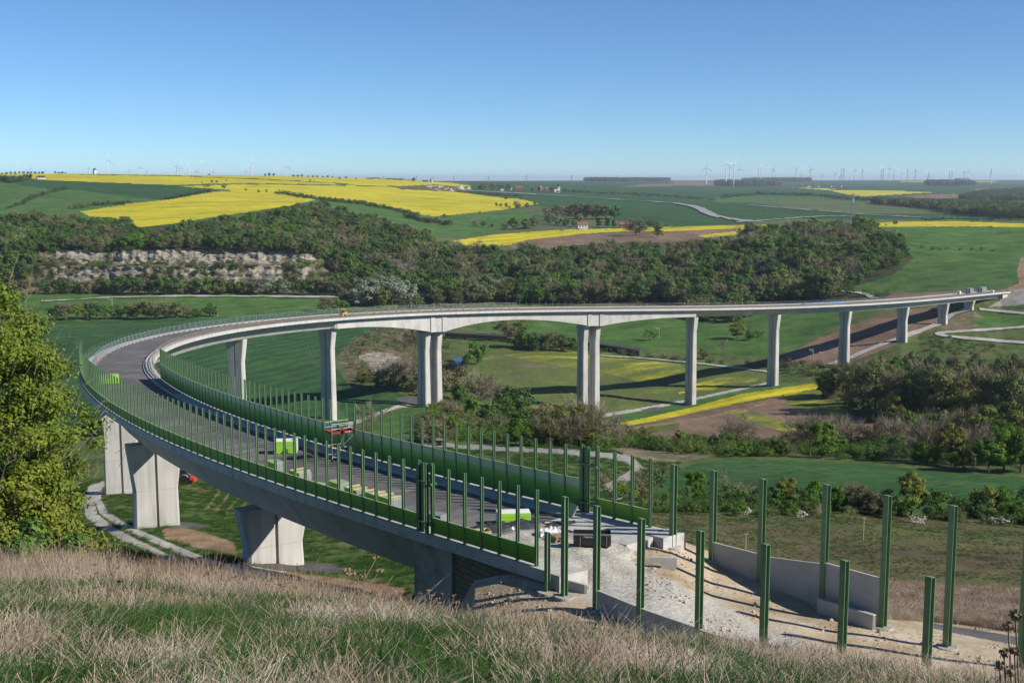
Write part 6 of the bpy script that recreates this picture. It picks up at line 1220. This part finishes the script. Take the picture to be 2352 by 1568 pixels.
# wind turbines: hub column, hub row, base row, rotor radius, first blade angle, lattice?
def turbine(u, vh, vb, rr, a0, label, lat=False, group='wind turbines on the skyline'):
    d = float(np.clip(F0 * 46 / rr, 3800, 13500)); zh = -tn(vh) * d; x = float(colx(u, d, zh)); zb = min(ground(x, d), -tn(vb) * d) - 2; h = zh - zb; r = rr * d / F0
    t = thing('wind_turbine', label, 'wind turbine', (x, d, zb), math.atan2(-d, -x) * 0 + rnd.uniform(-.35, .35), group)
    tw_ = max(1.6, d * .00036)
    if lat:
        mb = MB(); w_ = d * .00006 + .2
        for sx, sy in ((-1, -1), (1, -1), (1, 1), (-1, 1)): mb.tube([(sx * h * .06, sy * h * .06, 0), (sx * 1.2, sy * 1.2, h - 1)], w_, 4)
        for i in range(9):
            q, q2 = i / 9, (i + 1) / 9; a, b = h * .06 * (1 - q) + 1.2 * q, h * .06 * (1 - q2) + 1.2 * q2; s_ = 1 if i % 2 else -1
            for y in (-1, 1): mb.tube([(s_ * a, y * a, h * q), (-s_ * b, y * b, h * q2)], w_ * .8, 3, cap=False)
        mb.build('tower', M['lattice'], t)
    else: MB().tube([(0, 0, 0), (0, 0, h)], [tw_ * 1.25, tw_ * .7], 12).build('tower', M['turbine'], t)
    MB().box((0, 2.5, h + .5), (3.2, 9, 3.4)).build('nacelle', M['turbine'], t)
    hb = MB().lathe([(.2, -2.2), (1.6, -1.2), (1.9, .6), (1.6, 1.2)], 10).build('hub', M['turbine'], t, (0, -2.6, h + .5), (R(90), 0, 0))
    w_ = max(2.4, d * .00040)
    for k in range(3):
        a = R(a0 + 120 * k); MB().add([(-w_ * .35, 0, 0), (w_ * .35, 0, 0), (w_ * .55, .3, r * .2), (w_ * .12, .2, r), (-w_ * .12, 0, r), (-w_ * .35, -.3, r * .2), (0, .9, r * .2), (0, .4, 0)], [(0, 1, 2, 5), (5, 2, 3, 4), (1, 7, 6, 2), (7, 0, 5, 6), (2, 6, 3), (6, 5, 4), (6, 4, 3)]).build('blade', M['turbine'], t, (0, -3.2, h + .5), (0, a, 0))
Z = lambda x: x / 2.926
LT = [(110, 172, 222, 16, 20), (183, 205, 222, 12, 5), (205, 190, 222, 13, 0), (390, 208, 222, 12, 60), (503, 213, 222, 11, 30), (598, 190, 222, 16, 10), (720, 132, 222, 65, 12), (767, 214, 222, 12, 50), (867, 208, 222, 18, 0), (937, 185, 222, 40, -8), (988, 212, 222, 16, 25), (1190, 178, 226, 31, 28), (1187, 210, 226, 16, 5), (1213, 188, 226, 26, -10), (1268, 170, 228, 40, -22), (1322, 210, 228, 28, -10), (1367, 152, 230, 32, 50), (1437, 212, 230, 24, 0), (1655, 212, 236, 20, -5), (1691, 152, 236, 44, 5), (1683, 178, 236, 34, 25), (1925, 178, 243, 46, 3)]
for i, (a, b, c, r, an) in enumerate(LT):
    turbine(Z(a), 321.6 + Z(b), 321.6 + Z(c), Z(r), an, 'tallest wind turbine on the ridge, just past the water tower' if i == 6 else f'{ORD[i]} wind turbine behind the rapeseed ridge, counted from the frame edge')
RT2 = [(220, 188, 272, 48, 0, 0), (352, 162, 317, 56, -2, 0), (376, 185, 272, 34, 10, 0), (404, 160, 318, 60, 35, 0), (440, 195, 270, 44, -10, 0), (570, 180, 250, 34, 5, 0), (583, 182, 250, 38, 28, 0), (668, 197, 250, 26, 20, 0), (822, 190, 250, 32, 45, 0), (857, 197, 250, 25, 0, 0), (865, 202, 250, 26, 35, 0), (920, 197, 272, 28, -20, 1), (998, 240, 272, 13, 10, 0), (1085, 228, 277, 22, 55, 0), (1118, 230, 277, 22, 10, 0), (1127, 192, 277, 18, 5, 1), (1143, 187, 277, 24, 0, 1), (1183, 240, 272, 13, 40, 0), (1217, 200, 277, 24, 0, 0), (1268, 200, 270, 15, 20, 1), (1395, 190, 265, 24, -15, 1), (1408, 188, 265, 28, -20, 1), (1450, 190, 276, 34, 0, 0), (1479, 210, 276, 22, 55, 1), (1533, 220, 276, 15, 50, 0), (1571, 200, 274, 15, 0, 1), (1624, 205, 272, 34, 0, 1), (1707, 222, 274, 22, 70, 1), (1716, 205, 276, 24, 0, 1), (1852, 208, 265, 24, 5, 1), (1870, 195, 265, 20, 45, 1), (1952, 215, 265, 16, 0, 1), (1978, 212, 266, 24, 0, 0), (2133, 190, 267, 46, 58, 0), (2310, 210, 270, 18, 45, 0)]
for i, (a, b, c, r, an, la) in enumerate(RT2):
    lb = {1: 'tall close wind turbine, left one of the tall pair', 3: 'tall close wind turbine, right one of the tall pair'}.get(i, f'{ORD[i]} ' + ('lattice-towered' if la else 'slender white') + ' wind turbine on the far plain, from the church side')
    turbine(1548 + Z(a), 321.6 + Z(b), 321.6 + Z(c), Z(r), an, lb, bool(la))

# ------------------------------------------------------------------ foreground grass
def blade_clump(seed, n, hmin, hmax, spread, width, lean, droop, heads, m0, m1):
    rg = np.random.default_rng(seed); V, F, mi = [], [], []; nv = 0
    for _ in range(n):
        a = rg.uniform(0, 6.28); r = spread * rg.uniform(0, 1) ** .7; b = np.array([r * math.cos(a), r * math.sin(a), -.05]); h = rg.uniform(hmin, hmax)
        la = a + rg.normal(0, .9); ln = abs(rg.normal(0, lean)) * h; d = np.array([math.cos(la), math.sin(la), 0]); sd = np.array([-d[1], d[0], 0]); th_ = rg.uniform(0, 3.14); sd = np.array([math.cos(th_), math.sin(th_), 0])
        dr = droop * rg.uniform(.3, 1.3) * h
        p0 = b; p1 = b + d * ln * .4 + np.array([0, 0, h * .55]); p2 = b + d * (ln + dr * .5) + np.array([0, 0, h - dr * .4]); w_ = width * rg.uniform(.6, 1.3)
        V += [p0 - sd * w_, p0 + sd * w_, p1 + sd * w_ * .8, p1 - sd * w_ * .8, p2 + sd * w_ * .3, p2 - sd * w_ * .3]; F += [(nv, nv + 1, nv + 2, nv + 3), (nv + 3, nv + 2, nv + 4, nv + 5)]; mi += [0, 0]; nv += 6
        if rg.uniform() < heads:
            q = p2 - p1; q = q / np.linalg.norm(q); e = p2 + q * h * .12; w2 = width * 1.9
            V += [p2 - sd * w2, p2 + sd * w2, e + sd * w2 * .4, e - sd * w2 * .4]; F += [(nv, nv + 1, nv + 2, nv + 3)]; mi += [1]; nv += 4
    return newmesh('clump', V, F, [m0, m1], mi)
def umbel(seed):
    rg = np.random.default_rng(seed); mb = MB(); h = 1.0; mb.tube([(0, 0, 0), (.03, .02, h * .6), (.05, .0, h)], [.008, .006, .005], 4, cap=False)
    for k in range(6):
        a = rg.uniform(0, 6.28); z = h * rg.uniform(.55, .95); e = np.array([.05 + .2 * math.cos(a), .2 * math.sin(a), z + .2]); mb.tube([(.04, 0, z), tuple(e)], .004, 3, cap=False)
        for j in range(5): 
            b = rg.uniform(0, 6.28); mb.box(tuple(e + np.array([.03 * math.cos(b), .03 * math.sin(b), .01])), (.025, .025, .02))
    return newmesh('stalk', np.concatenate(mb.V), mb.F, [M['seed_head']])
dry = [('a%d' % i, blade_clump(50 + i, 84, .28, 1.0, .27, .0030, .15, .22, .3, M['grass_dry'], M['seed_head'])) for i in range(5)] + [('b%d' % i, umbel(70 + i)) for i in range(2)]
grn = [('g%d' % i, blade_clump(80 + i, 110, .16, .55, .27, .0042, .22, .35, 0, M['grass_green'], M['grass_green'])) for i in range(4)]
mixd = [('m%d' % i, blade_clump(90 + i, 46, .15, .6, .34, .0030, .6, .5, .05, M['grass_dry'], M['seed_head'])) for i in range(3)]
N_G = 34000
gy = 4.2 + (44 - 4.2) * rng.uniform(0, 1, N_G) ** .78; gu = rng.uniform(-120, 2480, N_G)
cr_ = LINES[LI['crest']][1]; cy = np.interp(gu, cr_[:, 0], cr_[:, 1]); keep = gy < cy + 1.6; gy, gu, cy = gy[keep], gu[keep], cy[keep]
_dn = wob(gu * .01 * gy, gy, 1.7) + rng.normal(0, .9, len(gy)) > -.75; gy, gu, cy = gy[_dn], gu[_dn], cy[_dn]
A_, B_2 = prof(gu); gzz = np.array([np.interp(gy[i], A_[:, i], B_2[:, i]) for i in range(len(gy))]); gx = colx(gu, gy, gzz); gzz = gzz + relief(gx, gy)
msk = wob(gx, gy, 4.2) * .95 + wob(gx + 31, gy, 1.6) * .7 + 1.5 * np.clip((gy / cy - .70) / .2, 0, 1) - .30 + .12 * np.clip((gu - 1300) / 900, -.3, 1) * (gy / cy < .9)
isdry = msk + rng.normal(0, .45, len(gx)) > .12
P_ = np.stack([gx, gy, gzz], 1)
def lay(name, pts, items, hs, kind_label):
    n = len(pts); coll = collection(items); k = len(items)
    idx = rng.integers(0, k, n); 
    rot = np.stack([rng.normal(0, .12, n), rng.normal(0, .12, n), rng.uniform(0, 6.28, n)], 1)
    return scatter(name, pts, rot, np.stack([rng.uniform(.85, 1.3, n), rng.uniform(.85, 1.3, n), hs], 1), idx, coll, label=kind_label)
tall = np.clip((gy / cy - .72) / .25, 0, 1)
dp_ = P_[isdry]; hs = (.50 + .56 * tall[isdry] * np.clip((1500 - gu[isdry]) / 900, 0, 1)) * rng.uniform(.5, 1.4, isdry.sum()) * (1 + .3 * wob(gx[isdry], gy[isdry], 4)) * np.clip(gy[isdry] / 24, .55, 1.1) * np.interp(gu[isdry], [1100, 1700], [1, .8])
# umbels are rare: give them few indices
lay('dry_grass', dp_, dry[:5], hs, 'tall dry bleached grass along the slope')
um = np.nonzero((gu[isdry] < 1150) & (gy[isdry] > 14))[0]; um = rng.choice(um, 34, replace=False); lay('dry_stalks', dp_[um], dry[5:], rng.uniform(.5, .95, 34), 'dead branching stalks standing in the dry grass')
lay('green_grass', P_[~isdry], grn, rng.uniform(.55, 1.1, (~isdry).sum()) * np.clip(gy[~isdry] / 20, .6, 1), 'fresh green grass tufts between the dry grass')
m3 = rng.uniform(0, 1, len(gx)) < np.where(isdry, .4, .12); lay('matted_grass', P_[m3] + np.array([.1, .1, 0]), mixd, rng.uniform(.4, .8, m3.sum()) * np.clip(gy[m3] / 20, .6, 1), 'flattened dead grass matted among the tufts')
# stones and clods on the raw ground
st = []
for i in range(3):
    rg = np.random.default_rng(i); mb = MB(); mb.lathe([(.3, -.3), (.5, 0), (.42, .28), (.1, .42)], 7); v = np.concatenate(mb.V) * (1 + rg.normal(0, .14, (mb.n, 1))); st.append(('s%d' % i, newmesh('stone', v, mb.F, [M['stone']])))
rr_, cc_ = np.nonzero(land == NAMES.index('earthworks')); ok = (fu[rr_, cc_] > 1000) & (fY[rr_, cc_] > 44) & vis[rr_, cc_]; rr_, cc_ = rr_[ok], cc_[ok]
j = rng.integers(0, len(rr_), 9000); pp = np.stack([GX[rr_[j], cc_[j]], GY[rr_[j], cc_[j]], GZ[rr_[j], cc_[j]]], 1); pp[:, :2] += rng.normal(0, .1, (len(j), 2))
band = wob(pp[:, 0], pp[:, 1], 6) > -.1; pp = pp[band]; sz = np.minimum(.04 + rng.exponential(.045, len(pp)), .34)
scatter('rubble', pp, np.stack([rng.uniform(0, 6, len(pp))] * 3, 1), np.stack([sz * 1.3, sz, sz * .8], 1), rng.integers(0, 3, len(pp)), collection(st), label='stones and clods strewn over the raw embankment')
# tufts that roughen the nearer meadows
def tufts(name, cls, items, n, y0, y1, u0, u1, h, label, seed):
    rg = np.random.default_rng(seed); r, c = np.nonzero(land == NAMES.index(cls)); k = (fY[r, c] > y0) & (fY[r, c] < y1) & (fu[r, c] > u0) & (fu[r, c] < u1) & vis[r, c]; r, c = r[k], c[k]
    ar = np.abs(GX[r, c + 1] - GX[r, c]) * np.abs(GY[r + 1, c] - GY[r, c]); j = rg.choice(len(r), n, p=ar / ar.sum()); q = rg.uniform(0, 1, (n, 2)); r, c = r[j], c[j]
    G3 = np.stack([GX, GY, GZ], -1); p = G3[r, c] + (G3[r, c + 1] - G3[r, c]) * q[:, :1] + (G3[r + 1, c] - G3[r, c]) * q[:, 1:]
    k = wob(p[:, 0], p[:, 1], 9) + rg.normal(0, .5, n) > -.3; p = p[k]; n = len(p); s_ = rg.uniform(h[0], h[1], n)
    scatter(name, p, np.stack([rg.normal(0, .1, n), rg.normal(0, .1, n), rg.uniform(0, 6.28, n)], 1), np.stack([s_ * 2.2, s_ * 2.2, s_], 1), rg.integers(0, len(items), n), collection(items), label=label)
tufts('meadow_grass', 'rough_grass', grn, 16000, 84, 235, 150, 1560, (.5, 1.1), 'rough green grass below the bridge', 31)
tufts('field_seedlings', 'seeded', grn, 15000, 84, 150, 1480, 2420, (.12, .3), 'small seedlings sprouting in the bare field', 32)
tufts('dry_meadow_grass', 'dry_ground', dry[:5], 9000, 70, 135, 1950, 2420, (.4, .8), 'dry pinkish grass beside the asphalt lane', 33)
for i, (u, v, h_) in enumerate([(1715, 1180, 18), (1842, 1190, 20), (2108, 1202, 22), (2293, 1204, 22), (1421, 1152, 20)]): plant('blossombush', u, v, h_ + 4, f'{ORD[i]} white flowering shrub in the low hedge, from the bridge', 'white flowering shrubs', ymin=120, width=1.3)
# dry flower heads close to the camera
t = thing('dried_flower', 'brown dried flower heads on thin stalks close to the camera', 'plant', (0, 0, 0))
for u, v, r in ((2332, 1412, 15), (2316, 1438, 12), (2306, 1500, 13), (2330, 1493, 11), (2296, 1528, 13), (2322, 1542, 12)):
    Y = 3.0; q = unproj(u, v, Y); rr = r * Y / F0; rg = np.random.default_rng(int(u)); d = rg.normal(0, 1, (60, 3)); d /= np.linalg.norm(d, axis=1)[:, None]
    V2, F2 = leaf_cards(q + d * rr * rg.uniform(.3, 1, (60, 1)), d, rr * .55, rg); link('flower_head', newmesh('flower_head', V2, F2, [M['seed_head']]), t)
    MB().tube([tuple(q), (q[0] + .06, q[1] + .02, q[2] - .5), (q[0] + .15, q[1], q[2] - 1.2)], .0025, 4).build('stalk', M['seed_head'], t)

# ------------------------------------------------------------------ air
hz = MB().box((0, 14500, -66.5), (46000, 31000, 267)); hm = bpy.data.materials.new('haze'); hm.use_nodes = True; nt = hm.node_tree; nt.nodes.clear()
out = nt.nodes.new('ShaderNodeOutputMaterial'); pv = nt.nodes.new('ShaderNodeVolumePrincipled'); pv.inputs['Density'].default_value = 4.8e-5; pv.inputs['Color'].default_value = (.72, .82, 1, 1); pv.inputs['Anisotropy'].default_value = .2
nt.links.new(pv.outputs[0], out.inputs['Volume']); ho = hz.build('haze', hm); ho['kind'] = 'stuff'
